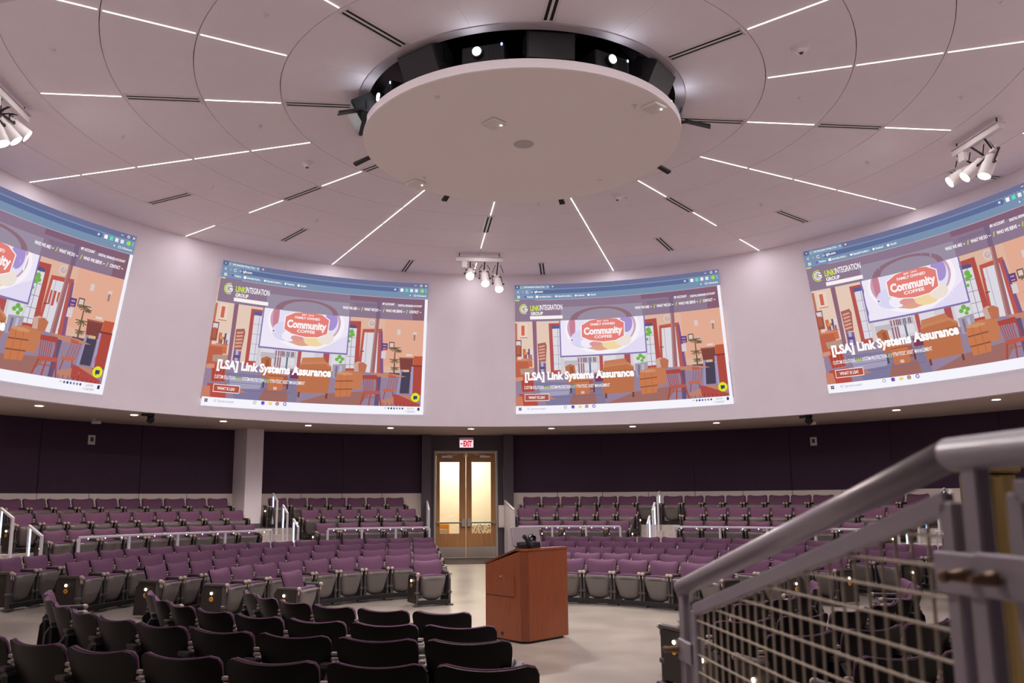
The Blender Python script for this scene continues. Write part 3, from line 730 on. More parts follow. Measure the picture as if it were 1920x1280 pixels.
e = empty('control_box', al(DA-0.36, 1.02, 1.36), 0, 'white control box on the dark pilaster right of the door', 'box'); e.rotation_euler = R_AL
B().box((0, 0, 0), (0.2, 0.07, 0.62), 0.012).obj('case', 'white', e); B().box((0, -0.04, 0), (0.13, 0.01, 0.5), 0.004).obj('cover', 'knee', e)

# ------------------------------------------------------------------ near guard with wire mesh
gx = -1.0
g = empty('mesh_guard', al(-10.3, gx, 0), 0, 'grey steel guard with wire mesh and sloped handrail in right foreground', 'railing'); g.rotation_euler = R_AL
def gp(a, z, l=0.0): return Vector((l, a+10.3, z))
PA, PB, PCc = -9.85, -10.945, -12.4
bb = B()
pts_ = [gp(PA+0.012, 1.606), gp(PB+0.04, 1.872), gp(PCc, 1.878)]
for p, q in zip(pts_, pts_[1:]): bb.tube(p, q, 0.0205, 20)
bb.sphere(pts_[1], 0.0206, 16); bb.obj('handrail', 'guard', g, True)
for a_, zt in ((PA, 1.595), (PB, 1.86), (PCc+0.1, 1.865)):
    B().box(gp(a_, zt/2+0.06, 0), (0.02, 0.03, zt-0.12), 0.003).obj('post', 'guard', g)
def frame(a0, a1, zt0, zt1, zb):
    bb = B(); t = 0.028
    c = [gp(a0, zb), gp(a1, zb), gp(a1, zt1), gp(a0, zt0)]
    for p, q in zip(c, c[1:]+c[:1]): bb.bar(p, q, t, 0.016, (1, 0, 0), 0.003)
    return bb.obj('panel_frame', 'guard', g)
frame(-9.93, -10.895, 1.565, 1.815, 0.45); frame(-11.015, -12.3, 1.825, 1.825, 0.45)
def mesh_panel(a0, a1, zt0, zt1, zb):
    bb = B(); p_ = 0.038; a_ = a0-0.02; r = 0.0023
    def top(a): return zt0+(zt1-zt0)*(a-a0)/(a1-a0)
    while a_ > a1+0.01:
        bb.tube(gp(a_, zb, 0.003), gp(a_, top(a_), 0.003), r, 6); a_ -= p_
    z = zb+0.02
    while z < max(zt0, zt1)-0.01:
        s = a0 if z < zt0 else a0+(z-zt0)/(zt1-zt0)*(a1-a0)
        bb.tube(gp(s, z, -0.002), gp(a1, z, -0.002), r, 6); z += p_
    o = bb.obj('wire_mesh', 'mesh', g); o['kind'] = 'stuff'
mesh_panel(-9.945, -10.88, 1.555, 1.80, 0.46); mesh_panel(-11.03, -12.28, 1.815, 1.815, 0.46)
for a_, z in ((PA, 1.465), (PB, 1.73), (PA, 0.65), (PB, 0.65)):
    B().box(gp(a_-0.03*(1 if a_ == PA else -1)*1, z, -0.012), (0.008, 0.085, 0.05), 0.003).obj('bracket', 'guard', g)
    B().tube(gp(a_, z, -0.02), gp(a_, z, -0.05), 0.009, 10, 0.005).sphere(gp(a_, z, -0.05), 0.008, 10).obj('bolt', 'brass', g)
B().box(gp(-11.0, 1.732, -0.012), (0.008, 0.1, 0.05), 0.003).obj('bracket', 'guard', g)
B().tube(gp(-10.99, 1.73, -0.02), gp(-10.99, 1.73, -0.05), 0.009, 10, 0.005).obj('bolt', 'brass', g)
pw = empty('wooden_pier', al(-8.5, 0.80, 0.1), 0, 'narrow olive brown wooden pier behind the mesh guard', 'pier'); pw.rotation_euler = R_AL
B().box((0.0, 0, 0.9), (0.2, 0.1, 1.84), 0.01).obj('boards', 'olive', pw); B().box((0, -0.058, 0.9), (0.05, 0.02, 1.8), 0.004).obj('cover_strip', 'olive', pw)
B().box((0, 0, 1.835), (0.23, 0.13, 0.03), 0.008).obj('cap', 'olive', pw)

# ------------------------------------------------------------------ lectern and what stands on it
lec = empty('lectern', (0, 0, 0), 0, 'cherry wood lectern with slanted side panels standing in the centre of the floor', 'lectern')
def lec_place(pts, z): return [Vector((p.x, p.y, z)) for p in pts]
Q = {}
def ground(px, py, z=0.0):
    x, y = px-960-CX, py-640-CY
    d = RT*(x/F)-UP*(y/F)+fw; t = (z-EYE)/d.z; return EYEP+d*t
c0, c1, c2, c3 = ground(977, 1203, 0.03), ground(993, 1203, 0.03), ground(1066, 1190, 0.03), ground(911, 1191, 0.03)
c4 = c3+(c2-c1)
base = [c0, c1, c2, c4, c3]
def htop(p):      # the top is level at the front (near) side and drops towards the presenter's side
    u = (c3-c0); u.normalize(); s = (p-c0).dot(u)/((c3-c0).length)
    return 1.16 if s < 0.12 else 1.16-0.20*(s-0.12)/0.88
def inset(pts, d):
    cc = sum(pts, Vector())/len(pts); return [p+(cc-p).normalized()*d for p in pts]
bb = B(); bb.prism([Vector((p.x, p.y, 0.0)) for p in inset(base, 0.07)], 0.035); bb.obj('plinth', 'black', lec)
bb = B(); hs = [htop(p) for p in base]
lo_ = [bb.bm.verts.new((p.x, p.y, 0.033)) for p in base]; hi_ = [bb.bm.verts.new((p.x, p.y, h)) for p, h in zip(base, hs)]
for i in range(5):
    j = (i+1) % 5; f = bb.bm.faces.new((lo_[i], lo_[j], hi_[j], hi_[i])); f.material_index = 1 if i == 0 else 0
bb.bm.faces.new(lo_[::-1]); bb.obj('body', ['cherry', 'cherry_edge'], lec)
bb = B(); k_ = c0.lerp(c3, 0.13); kk = c4.lerp(c2, 0.87)
kk = c2+(c4-c2)*0.13
tops = [(c0, 1.165), (c1, 1.165), (c2, 1.165), (kk, 1.165), (k_, 1.165)]
def lip(p): cc = sum(base, Vector())/5; return p+(p-cc).normalized()*0.012
bb.prism([Vector((lip(p).x, lip(p).y, h-0.004)) for p, h in tops], 0.028); bb.obj('top_shelf', 'cherry', lec)
bb = B(); bb.prism([Vector((lip(p).x, lip(p).y, h-0.004)) for p, h in ((k_, 1.165), (kk, 1.165), (c4, htop(c4)+0.004), (c3, htop(c3)+0.004))], 0.026); bb.obj('slanted_top', 'cherry_edge', lec)
ud = (c3-c0).normalized(); nd = Vector((ud.y, -ud.x, 0));
if nd.dot(EYEP-c0) < 0: nd = -nd
LF = (c3-c0).length
def side(u, z, o=0.0): return c0+ud*(u*LF)+nd*o+Vector((0, 0, z-c0.z))
bb = B()
bb.prism([side(0.16, 0.58, 0.001), side(0.97, 0.58, 0.001), side(0.97, 0.85, 0.001), side(0.16, 0.85, 0.001)], 0.012, nd); bb.obj('drawer', 'cherry', lec)
B().tube(side(0.52, 0.82, 0.012), side(0.52, 0.82, 0.03), 0.012, 12).obj('drawer_lock', 'steel', lec)
B().tube(side(0.52, 0.1, 0.001), side(0.52, 0.1, 0.012), 0.02, 12).obj('cable_port', 'black', lec)
fd = (c2-c1).normalized(); nf = Vector((fd.y, -fd.x, 0))
if nf.dot(EYEP-c1) < 0: nf = -nf
B().tube(c1+fd*0.36+nf*0.0+Vector((0, 0, 0.5)), c1+fd*0.36+nf*0.004+Vector((0, 0, 0.5)), 0.008, 8).obj('screw_cap', 'cherry_edge', lec)
# monitor (seen from behind) and phone on the lectern top
mc = c0.lerp(c3, 0.1)+fd*0.17; mz = 1.192
mn = empty('lectern_monitor', (mc.x, mc.y, mz), 0, 'grey flat monitor seen from behind on the lectern top', 'monitor')
mn.rotation_euler = (0, 0, math.atan2(fd.y, fd.x)-0.25)
Rm = Matrix.Rotation(math.radians(-14), 4, 'X')
bb = B(); bb.box((0.05, 0.06, 0.145), (0.44, 0.03, 0.26), 0.012, 0, Rm, 2); bb.obj('screen_case', 'monitor', mn)
B().box((0.05, 0.0, 0.04), (0.34, 0.08, 0.08), 0.015, seg=2).obj('lower_cover', 'dark_plastic', mn)
B().lathe([(0.02, 0), (0.06, 0), (0.06, 0.02), (0.045, 0.03)], 20).obj('pivot', 'dark_plastic', mn).matrix_local = Matrix.Translation((0.12, 0.03, 0.12)) @ Matrix.Rotation(PI/2, 4, 'X')
B().box((0.05, 0.05, 0.006), (0.24, 0.16, 0.012), 0.004).obj('base', 'dark_plastic', mn)
pc = c0.lerp(c3, 0.06)+fd*0.12
ph = empty('desk_phone', (pc.x, pc.y, mz), 0, 'black desk phone handset leaning before the lectern monitor', 'phone'); ph.rotation_euler = mn.rotation_euler
bb = B(); bb.bar((-0.02, -0.05, 0.15), (0.07, -0.05, 0.02), 0.045, 0.035, (0, 1, 0), 0.012); bb.sphere((-0.02, -0.045, 0.15), 0.032, 10, (1, 0.8, 1)); bb.sphere((0.07, -0.045, 0.03), 0.03, 10, (1, 0.8, 1)); bb.obj('handset', 'dark_plastic', ph)
B().box((0.03, -0.005, 0.03), (0.2, 0.06, 0.06), 0.012, seg=2).obj('phone_base', 'dark_plastic', ph)
# ------------------------------------------------------------------ projected pictures on the upper wall
SWA, SH, SZ1 = 33.0, 3.40, 7.36            # degrees wide, height, top
SWM = math.radians(SWA)*R1
ART = {}
cnt = [0]
def nxt(): cnt[0] += 1; return cnt[0]*0.00016
def lin(c, part=''):
    f = {'photo_area': 0.14, 'shop_screen': 0.2, 'page_header': 0.08, 'browser_bar': 0.06}.get(part, 0.0)
    g = 0.93 if part == 'photo_area' else 1.0
    return srgb(*[g*(a*(1-f)+b_*f) for a, b_ in zip(c, (236, 214, 220))])
def P(part, c, *pts):
    ART.setdefault(part, []).append((lin(c, part), nxt(), [[(u, v) for u, v in pts]]))
def R(part, c, u0, v0, u1, v1): P(part, c, (u0, v0), (u1, v0), (u1, v1), (u0, v1))
def EL(part, c, cu, cv, ru, rv, n=28, a0=0, a1=360):
    P(part, c, *[(cu+ru*math.cos(math.radians(a0+(a1-a0)*i/n)), cv+rv*math.sin(math.radians(a0+(a1-a0)*i/n))) for i in range(n if a1-a0 >= 360 else n+1)])
def ARC(part, c, cu, cv, ru, rv, tu, a0, a1, n=20):
    tv = tu*SWM/SH; o = []
    for i in range(n):
        b0, b1 = (math.radians(a0+(a1-a0)*k/n) for k in (i, i+1))
        o.append([(cu+ru*math.cos(b0), cv+rv*math.sin(b0)), (cu+ru*math.cos(b1), cv+rv*math.sin(b1)), (cu+(ru-tu)*math.cos(b1), cv+(rv-tv)*math.sin(b1)), (cu+(ru-tu)*math.cos(b0), cv+(rv-tv)*math.sin(b0))])
    ART.setdefault(part, []).append((lin(c, part), nxt(), o))
def LN(part, c, u0, v0, u1, v1, w_):          # stroke of width w_ (u units)
    du, dv = (u1-u0)*SWM, (v1-v0)*SH; L = math.hypot(du, dv); px, pv = -dv/L*w_/2, du/L*w_/2
    pv *= SWM/SH
    P(part, c, (u0+px, v0+pv), (u1+px, v1+pv), (u1-px, v1-pv), (u0-px, v0-pv))
def TX(part, c, s, u0, u1, vb, h, bold=0.02):  # text: left, right (None = natural), baseline v, cap height
    pts, fs = text_mesh(s, (u1-u0)/1000*SWM if u1 else None, h/1000*SH, bold)
    off = nxt(); o = [[(u0+pts[i][0]/SWM*1000, vb-pts[i][1]/SH*1000) for i in f] for f in fs]
    ART.setdefault(part, []).append((lin(c, part), off, o))
ph_ = 'photo_area'
R(ph_, (238, 190, 164), 0, 120, 1000, 950)                                   # peach wall
P(ph_, (246, 216, 194), (0, 250), (215, 250), (215, 700), (0, 700))
P(ph_, (243, 178, 148), (800, 270), (1000, 270), (1000, 640), (800, 640))
P(ph_, (150, 128, 158), (0, 690), (1000, 690), (1000, 950), (0, 950))          # floor
P(ph_, (122, 118, 160), (90, 760), (420, 770), (420, 950), (150, 950)); P(ph_, (168, 164, 196), (110, 800), (260, 790), (250, 860), (120, 870))
P(ph_, (160, 100, 92), (560, 860), (760, 830), (700, 950), (400, 950)); P(ph_, (158, 98, 88), (270, 850), (370, 850), (390, 940), (250, 940))
P(ph_, (130, 118, 150), (370, 800), (415, 800), (412, 945), (380, 945))
for v in (790, 830, 880): LN(ph_, (108, 98, 140), 90, v, 400, v-8, 2)
R(ph_, (196, 110, 84), 0, 300, 10, 690); R(ph_, (250, 226, 206), 22, 300, 60, 410); R(ph_, (222, 96, 70), 30, 318, 46, 396); R(ph_, (190, 120, 96), 22, 410, 60, 416)
R(ph_, (150, 74, 62), 0, 430, 30, 560); R(ph_, (230, 226, 240), 4, 440, 26, 475); R(ph_, (190, 88, 56), 6, 470, 22, 540)
for i, (c, u) in enumerate((((214, 110, 60), 36), ((200, 70, 50), 50), ((90, 70, 100), 62), ((226, 150, 90), 44), ((240, 230, 230), 70))): R(ph_, c, u, 500+(i % 2)*26, u+14, 570)
for i in range(7): R(ph_, ((226, 220, 226), (196, 60, 50), (70, 70, 110))[i % 3], 32+i*8, 545, 38+i*8, 575)
R(ph_, (196, 120, 96), 28, 575, 84, 582); P(ph_, (214, 106, 66), (8, 588), (80, 580), (82, 640), (10, 652)); R(ph_, (228, 130, 84), 8, 584, 80, 592)
P(ph_, (196, 90, 60), (0, 600), (60, 600), (70, 700), (0, 720)); P(ph_, (188, 150, 130), (20, 655), (96, 645), (96, 690), (26, 700))
P(ph_, (140, 92, 118), (84, 270), (104, 270), (106, 690), (90, 690))               # left post
P(ph_, (168, 92, 84), (108, 462), (146, 452), (152, 480), (146, 602), (112, 610)); 
for k in range(5): P(ph_, (240, 168, 140), (112, 482+k*24), (140, 474+k*24), (146, 484+k*24), (116, 494+k*24))
R(ph_, (120, 90, 150), 112, 610, 146, 700); R(ph_, (190, 186, 220), 122, 600, 134, 690); R(ph_, (90, 70, 120), 116, 640, 142, 660)
P(ph_, (186, 72, 72), (164, 305), (216, 305), (218, 322), (180, 322), (186, 690), (168, 690))        # left window frame
R(ph_, (84, 84, 150), 178, 322, 216, 350); R(ph_, (238, 236, 246), 184, 348, 226, 670); P(ph_, (186, 72, 62), (168, 672), (232, 668), (232, 700), (168, 704))
for v in (410, 480, 550, 620): R(ph_, (150, 150, 186), 184, v, 226, v+3)
R(ph_, (140, 140, 176), 206, 350, 208, 670)
R(ph_, (226, 220, 226), 216, 560, 640, 700)                                  # light band below the screen
for u in (232, 330, 420, 560): R(ph_, (238, 236, 244), u, 570, u+60, 680)
R(ph_, (200, 196, 206), 234, 600, 300, 640)
for u in (300, 312, 322): R(ph_, (150, 90, 110), u, 580, u+6, 700)
for i in range(9): R(ph_, ((120, 70, 80), (70, 80, 120), (190, 180, 190))[i % 3], 330+i*7, 580, 335+i*7, 618)
R(ph_, (206, 206, 214), 300, 618, 420, 625); R(ph_, (190, 72, 70), 402, 572, 418, 690); R(ph_, (180, 70, 70), 520, 572, 548, 660)
R(ph_, (90, 110, 140), 352, 620, 360, 700)
P(ph_, (184, 66, 58), (627, 318), (684, 314), (690, 690), (668, 700), (664, 345), (627, 348))        # right window
R(ph_, (78, 74, 120), 627, 346, 664, 372); R(ph_, (238, 236, 246), 627, 370, 666, 680)
for v in (440, 510, 580, 640): R(ph_, (110, 104, 140), 627, v, 668, v+3)
R(ph_, (110, 104, 140), 645, 370, 647, 680); P(ph_, (184, 66, 58), (620, 672), (690, 668), (690, 712), (610, 712))
for (u, v, ru) in ((642, 398, 12), (650, 420, 9), (638, 430, 10), (633, 470, 7), (596, 590, 10), (610, 606, 9), (584, 610, 9), (602, 628, 8)): EL(ph_, (104, 190, 60), u, v, ru, ru*1.5, 10)
P(ph_, (196, 78, 62), (694, 372), (788, 362), (792, 700), (770, 700), (768, 392), (704, 398), (700, 690), (686, 690))   # white door
P(ph_, (236, 234, 244), (704, 396), (770, 392), (774, 700), (698, 690)); R(ph_, (170, 160, 190), 716, 396, 718, 680)
P(ph_, (124, 76, 128), (780, 380), (790, 380), (806, 700), (790, 700)); LN(ph_, (90, 60, 70), 690, 540, 708, 538, 4)
EL(ph_, (236, 218, 210), 736, 326, 18, 30); EL(ph_, (210, 184, 186), 736, 326, 13, 22); LN(ph_, (240, 236, 240), 736, 326, 740, 312, 3)
P(ph_, (158, 96, 102), (752, 280), (770, 280), (764, 700), (742, 700)); P(ph_, (186, 126, 122), (752, 280), (758, 280), (750, 700), (742, 700))
R(ph_, (232, 218, 214), 860, 360, 876, 402); R(ph_, (150, 120, 110), 940, 386, 948, 440); R(ph_, (236, 216, 206), 936, 376, 954, 396)
R(ph_, (92, 52, 110), 790, 470, 818, 520); R(ph_, (170, 150, 220), 796, 482, 812, 492); R(ph_, (214, 150, 190), 796, 505, 812, 512)
R(ph_, (110, 74, 66), 824, 458, 850, 512); R(ph_, (236, 216, 200), 828, 466, 846, 504); R(ph_, (232, 222, 224), 790, 530, 812, 585); R(ph_, (216, 190, 184), 868, 480, 884, 500)
def palm(u, v, s_):
    for a_ in range(0, 360, 30):
        t = math.radians(a_); LN(ph_, (96, 82, 52), u, v, u+math.cos(t)*26*s_, v+abs(math.sin(t))*46*s_-20*s_*(1-abs(math.cos(t))), 4)
P(ph_, (110, 84, 60), (852, 510), (857, 510), (860, 700), (852, 700)); palm(855, 500, 1.0); palm(872, 520, 0.6); palm(856, 590, 1.0); palm(858, 650, 0.8)
P(ph_, (80, 62, 80), (832, 690), (882, 690), (878, 726), (838, 726))
R(ph_, (240, 226, 214), 908, 545, 936, 560); P(ph_, (120, 52, 46), (878, 578), (944, 572), (940, 680), (884, 680)); R(ph_, (160, 82, 60), 876, 572, 946, 582)
P(ph_, (160, 150, 190), (884, 664), (894, 664), (888, 850), (874, 850)); P(ph_, (56, 50, 74), (892, 680), (934, 680), (930, 842), (886, 842)); R(ph_, (232, 186, 150), 896, 664, 926, 682)
P(ph_, (200, 80, 44), (946, 560), (990, 560), (986, 640), (942, 640)); P(ph_, (178, 60, 46), (938, 632), (990, 632), (988, 850), (940, 858)); R(ph_, (168, 160, 206), 936, 640, 946, 850); R(ph_, (128, 40, 38), 936, 628, 992, 640)
P(ph_, (190, 104, 62), (236, 646), (262, 628), (284, 640), (290, 780), (250, 782)); P(ph_, (160, 78, 46), (258, 650), (274, 646), (278, 700), (262, 704))   # left armchair
P(ph_, (206, 112, 64), (279, 742), (353, 738), (348, 860), (284, 864))
for v in (762, 806): LN(ph_, (140, 74, 44), 281, v, 351, v-4, 4)
P(ph_, (170, 78, 60), (348, 760), (366, 752), (372, 830), (350, 832)); R(ph_, (232, 200, 196), 308, 838, 324, 858)
for u in (258, 366): R(ph_, (70, 46, 60), u, 790, u+7, 850)
R(ph_, (120, 40, 70), 376, 716, 416, 770)
P(ph_, (206, 124, 78), (424, 616), (522, 602), (534, 640), (420, 660)); P(ph_, (196, 108, 62), (414, 660), (430, 648), (536, 634), (562, 668), (556, 860), (414, 868))   # central armchair
P(ph_, (214, 132, 86), (414, 660), (430, 648), (536, 634), (562, 668), (556, 676), (532, 650), (430, 664), (418, 676)); LN(ph_, (150, 78, 46), 420, 702, 558, 694, 3)
for u in (420, 546): R(ph_, (110, 50, 40), u, 862, u+9, 900)
P(ph_, (168, 160, 180), (566, 650), (628, 640), (626, 740), (570, 750)); R(ph_, (122, 110, 150), 580, 660, 590, 740); R(ph_, (200, 196, 214), 600, 656, 610, 736)
P(ph_, (206, 120, 74), (606, 700), (640, 686), (700, 690), (712, 720), (704, 822), (660, 824)); P(ph_, (214, 176, 160), (664, 632), (684, 616), (700, 624), (702, 690), (668, 692)); P(ph_, (196, 108, 70), (684, 632), (706, 620), (726, 640), (720, 700), (690, 698))
P(ph_, (212, 118, 66), (588, 716), (664, 706), (668, 790), (660, 876), (590, 884), (584, 800))                     # barrel
EL(ph_, (222, 150, 104), 626, 712, 38, 12, 18)
for v in (770, 830): LN(ph_, (130, 72, 46), 586, v, 666, v-8, 5)
for u in (610, 640): LN(ph_, (176, 92, 52), u, 716, u+2, 878, 2)
P(ph_, (204, 132, 104), (742, 694), (856, 700), (914, 718), (800, 732)); P(ph_, (92, 70, 110), (776, 724), (796, 724), (792, 940), (772, 940))     # table
red = (176, 58, 46)
P(ph_, red, (708, 716), (776, 712), (778, 744), (710, 744))
for k in range(6): LN(ph_, red, 714+k*9, 744, 722+k*8, 836, 3.2)
LN(ph_, red, 774, 740, 784, 836, 6); P(ph_, (196, 78, 60), (716, 832), (790, 828), (800, 852), (724, 858))
LN(ph_, red, 722, 850, 708, 940, 7); LN(ph_, red, 752, 856, 746, 948, 6); LN(ph_, red, 792, 850, 804, 940, 7); LN(ph_, red, 730, 880, 796, 876, 3)
P(ph_, (200, 84, 58), (828, 706), (862, 712), (866, 730), (832, 730)); 
for k in range(4): LN(ph_, (184, 72, 54), 836+k*12, 736, 826+k*12, 820, 3)
P(ph_, (206, 96, 66), (806, 812), (866, 812), (858, 832), (810, 834)); LN(ph_, (150, 60, 50), 818, 832, 812, 890, 4); LN(ph_, (150, 60, 50), 854, 832, 858, 890, 4)
P(ph_, (200, 128, 100), (806, 896), (900, 850), (986, 868), (986, 900), (840, 930), (806, 916)); P(ph_, (180, 62, 54), (858, 846), (882, 856), (982, 920), (982, 945), (862, 930))
for k in range(6): R(ph_, (150, 46, 44), 872+k*18, 905+k*4, 876+k*18, 945)
for k in range(3): LN(ph_, (170, 80, 60), 812+k*20, 916, 812+k*20, 945, 4)
P(ph_, (196, 70, 50), (22, 714), (84, 706), (90, 830), (30, 836)); 
for k in range(4): LN(ph_, (150, 44, 40), 34+k*14, 730, 38+k*14, 830, 4)
P(ph_, (224, 150, 118), (0, 724), (34, 716), (36, 744), (0, 752)); P(ph_, (190, 66, 52), (16, 848), (100, 842), (104, 945), (20, 945)); P(ph_, (196, 124, 96), (100, 868), (150, 862), (190, 892), (120, 905)); P(ph_, (212, 124, 92), (0, 866), (30, 866), (36, 945), (0, 945))
# the hanging screen in the shop photo
hs_ = 'shop_screen'
P(hs_, (106, 92, 160), (216, 240), (630, 240), (630, 574), (216, 574)); R(hs_, (238, 234, 252), 222, 240, 624, 562)
P(hs_, (222, 218, 248), (480, 560), (624, 430), (624, 560)); EL(hs_, (250, 248, 255), 424, 360, 180, 196, 40); EL(hs_, (196, 150, 176), 420, 350, 166, 180, 40); EL(hs_, (226, 226, 250), 424, 352, 152, 170, 40)
EL(hs_, (150, 130, 204), 540, 330, 30, 74, 18); EL(hs_, (188, 110, 130), 280, 330, 14, 110, 18); EL(hs_, (212, 214, 246), 330, 440, 62, 70, 20); EL(hs_, (244, 240, 255), 352, 470, 36, 40, 16)
EL(hs_, (220, 150, 120), 410, 506, 44, 28, 16); EL(hs_, (242, 214, 150), 470, 490, 50, 40, 18); EL(hs_, (236, 226, 214), 520, 460, 40, 50, 16); EL(hs_, (214, 140, 130), 388, 480, 30, 20, 14)
EL(hs_, (240, 236, 250), 276, 444, 9, 15, 12); EL(hs_, (150, 120, 170), 276, 444, 5, 8, 10)
hx_ = [(325, 332), (365, 298), (430, 284), (494, 295), (529, 330), (525, 430), (484, 460), (424, 466), (360, 450), (324, 422)]
P(hs_, (252, 246, 250), *[(427+(u-427)*1.045, 376+(v-376)*1.07) for u, v in hx_]); P(hs_, (226, 108, 96), *hx_)
sl = 'shop_screen'; W_ = (255, 252, 252)
TX(sl, W_, 'EST. 1919', 400, 455, 312, 11, 0.03); TX(sl, W_, 'FAMILY OWNED', 368, 486, 338, 17, 0.03); TX(sl, W_, 'Community', 334, 520, 405, 52, 0.045); TX(sl, W_, 'COFFEE', 384, 468, 437, 20, 0.03)
# header band across the page
hb = 'page_header'
R(hb, (134, 112, 136), 0, 120, 1000, 288); P(hb, (122, 88, 112), (620, 124), (1000, 124), (1000, 170), (620, 160)); P(hb, (148, 138, 158), (226, 182), (622, 186), (622, 286), (226, 286)); EL(hb, (136, 100, 116), 420, 288, 150, 96, 20, 180, 360); EL(hb, (148, 136, 156), 424, 290, 120, 82, 20, 180, 360)
P(hb, (112, 92, 124), (752, 160), (774, 160), (772, 288), (752, 288)); P(hb, (120, 104, 130), (640, 180), (750, 176), (748, 200), (650, 206)); R(hb, (126, 86, 104), 930, 130, 1000, 286)
R(hb, (140, 116, 134), 0, 288, 215, 290)
# browser bar
br = 'browser_bar'
R(br, (102, 106, 144), 0, 0, 1000, 122); R(br, (116, 142, 172), 0, 34, 1000, 120); P(br, (122, 148, 176), (28, 6), (172, 6), (176, 36), (24, 36)); EL(br, (78, 96, 140), 13, 18, 10, 15, 16); EL(br, W_, 13, 18, 3, 4, 8)
R(br, (86, 102, 148), 90, 42, 845, 74); EL(br, (86, 102, 148), 90, 58, 10, 16, 14); EL(br, (86, 102, 148), 845, 58, 10, 16, 14); R(br, (190, 168, 176), 100, 120, 1000, 124); R(br, (214, 236, 90), 2, 120, 22, 127)
ARC(br, (200, 230, 120), 34, 20, 6, 9, 2, 40, 320); EL(br, (160, 180, 220), 86, 58, 6, 9, 12)
for u, c in ((870, W_), (894, (90, 220, 190)), (918, (240, 236, 232)), (942, (226, 232, 248))): R(br, c, u-7, 46, u+7, 70)
EL(br, (140, 226, 80), 971, 58, 9, 15, 16)
for k in range(3): EL(br, W_, 990, 48+k*9, 1.5, 2.4, 8)
for k in range(5):
    t = math.radians(-90+72*k); t2 = math.radians(-90+72*k+36); t0 = math.radians(-90+72*k-36)
    P(br, (226, 230, 246), (837, 57), (837+3*math.cos(t0), 57+5*math.sin(t0)), (837+7*math.cos(t), 57+11*math.sin(t)), (837+3*math.cos(t2), 57+5*math.sin(t2)))
LN(br, W_, 932, 18, 942, 18, 2); R(br, W_, 960, 10, 970, 26); R(br, (102, 106, 144), 962, 13, 968, 23); LN(br, W_, 984, 10, 994, 25, 2); LN(br, W_, 994, 10, 984, 25, 2)
TX(br, W_, 'Link Integration Group | Cus...', 46, 152, 24, 13, 0.02); LN(br, W_, 162, 14, 168, 24, 2); LN(br, W_, 168, 14, 162, 24, 2); LN(br, W_, 184, 18, 194, 18, 2); LN(br, W_, 189, 11, 189, 26, 2)
LN(br, W_, 12, 58, 20, 50, 2); LN(br, W_, 12, 58, 20, 66, 2); LN(br, (170, 190, 220), 44, 58, 36, 50, 2); LN(br, (170, 190, 220), 44, 58, 36, 66, 2); ARC(br, W_, 62, 58, 7, 11, 2, 20, 320)
TX(br, W_, 'lglit.com', 98, 140, 64, 16, 0.03)
for u0, v0 in ((13, 88), (20, 88), (13, 99), (20, 99)): R(br, W_, u0, v0, u0+5, v0+8)
EL(br, (140, 60, 190), 52, 97, 5, 8, 10); TX(br, W_, 'Position', 62, 92, 103, 14); R(br, W_, 104, 88, 116, 106); TX(br, W_, 'Internships & Jobs |...', 120, 186, 103, 14); EL(br, W_, 205, 97, 5, 8, 10); TX(br, W_, 'Disposable Foundation |...', 213, 286, 103, 14)
EL(br, W_, 303, 97, 5, 8, 10); TX(br, W_, 'Facebook', 312, 346, 103, 14); EL(br, W_, 366, 97, 6, 9, 10); TX(br, W_, 'Google', 376, 402, 103, 14); TX(br, W_, 'All Bookmarks', 946, 992, 103, 13); R(br, W_, 930, 90, 942, 104); R(br, (116, 142, 172), 932, 93, 940, 102); EL(br, W_, 912, 97, 3, 5, 8)
# logo and menu lettering
lg = 'logo_emblem'; lime = (206, 230, 60)
ARC(lg, lime, 46, 192, 24, 40, 4, 60, 290); ARC(lg, W_, 46, 192, 17, 28, 4, 20, 330); R(lg, W_, 46, 188, 62, 196); R(lg, W_, 58, 188, 62, 208); ARC(lg, (236, 240, 200), 46, 192, 10, 17, 3.5, 20, 330)
TX(lg, lime, 'LINK', 76, 122, 206, 40, 0.03); TX(lg, W_, 'INTEGRATION', 122, 234, 202, 40, 0.015); TX(lg, W_, 'GROUP', 78, 138, 240, 24, 0.03); R(lg, (250, 240, 242), 74, 248, 234, 274)
mt = 'page_lettering'
TX(mt, W_, 'MY ACCOUNT', 779, 838, 181, 17, 0.03); TX(mt, W_, 'DIGITAL SIGNAGE ACCOUNT', 856, 973, 185, 15, 0.03)
for s_, u0, u1 in (('WHO WE ARE', 588, 656), ('WHAT WE DO', 692, 760), ('WHO WE SERVE', 797, 877), ('CONTACT', 912, 958)):
    TX(mt, W_, s_, u0, u1, 234, 20, 0.03); LN(mt, W_, u1+5, 222, u1+9, 229, 2); LN(mt, W_, u1+9, 229, u1+13, 222, 2)
for u in (681, 786, 900): LN(mt, lime, u-2, 238, u+3, 210, 3)
TX(mt, W_, '[LSA] Link Systems Assurance', 44, 562, 742, 56, 0.05)
TX(mt, W_, 'CUSTOM SOLUTIONS', 40, 133, 812, 24, 0.01); TX(mt, W_, 'SYSTEM PROTECTION', 162, 263, 812, 24, 0.01); TX(mt, W_, 'STRATEGIC ASSET MANAGEMENT', 288, 445, 812, 24, 0.01)
for u in (138, 146, 154, 268, 275, 282): LN(mt, lime, u-2, 814, u+3, 790, 2.5)
R(mt, (178, 84, 72), 46, 856, 156, 900)
for q in ((42, 850, 158, 854), (42, 900, 158, 904), (42, 850, 44, 904), (156, 850, 158, 904)): R(mt, W_, *q)
TX(mt, W_, 'WHAT IS LSA?', 60, 137, 887, 20, 0.02)
tb = 'task_bar'
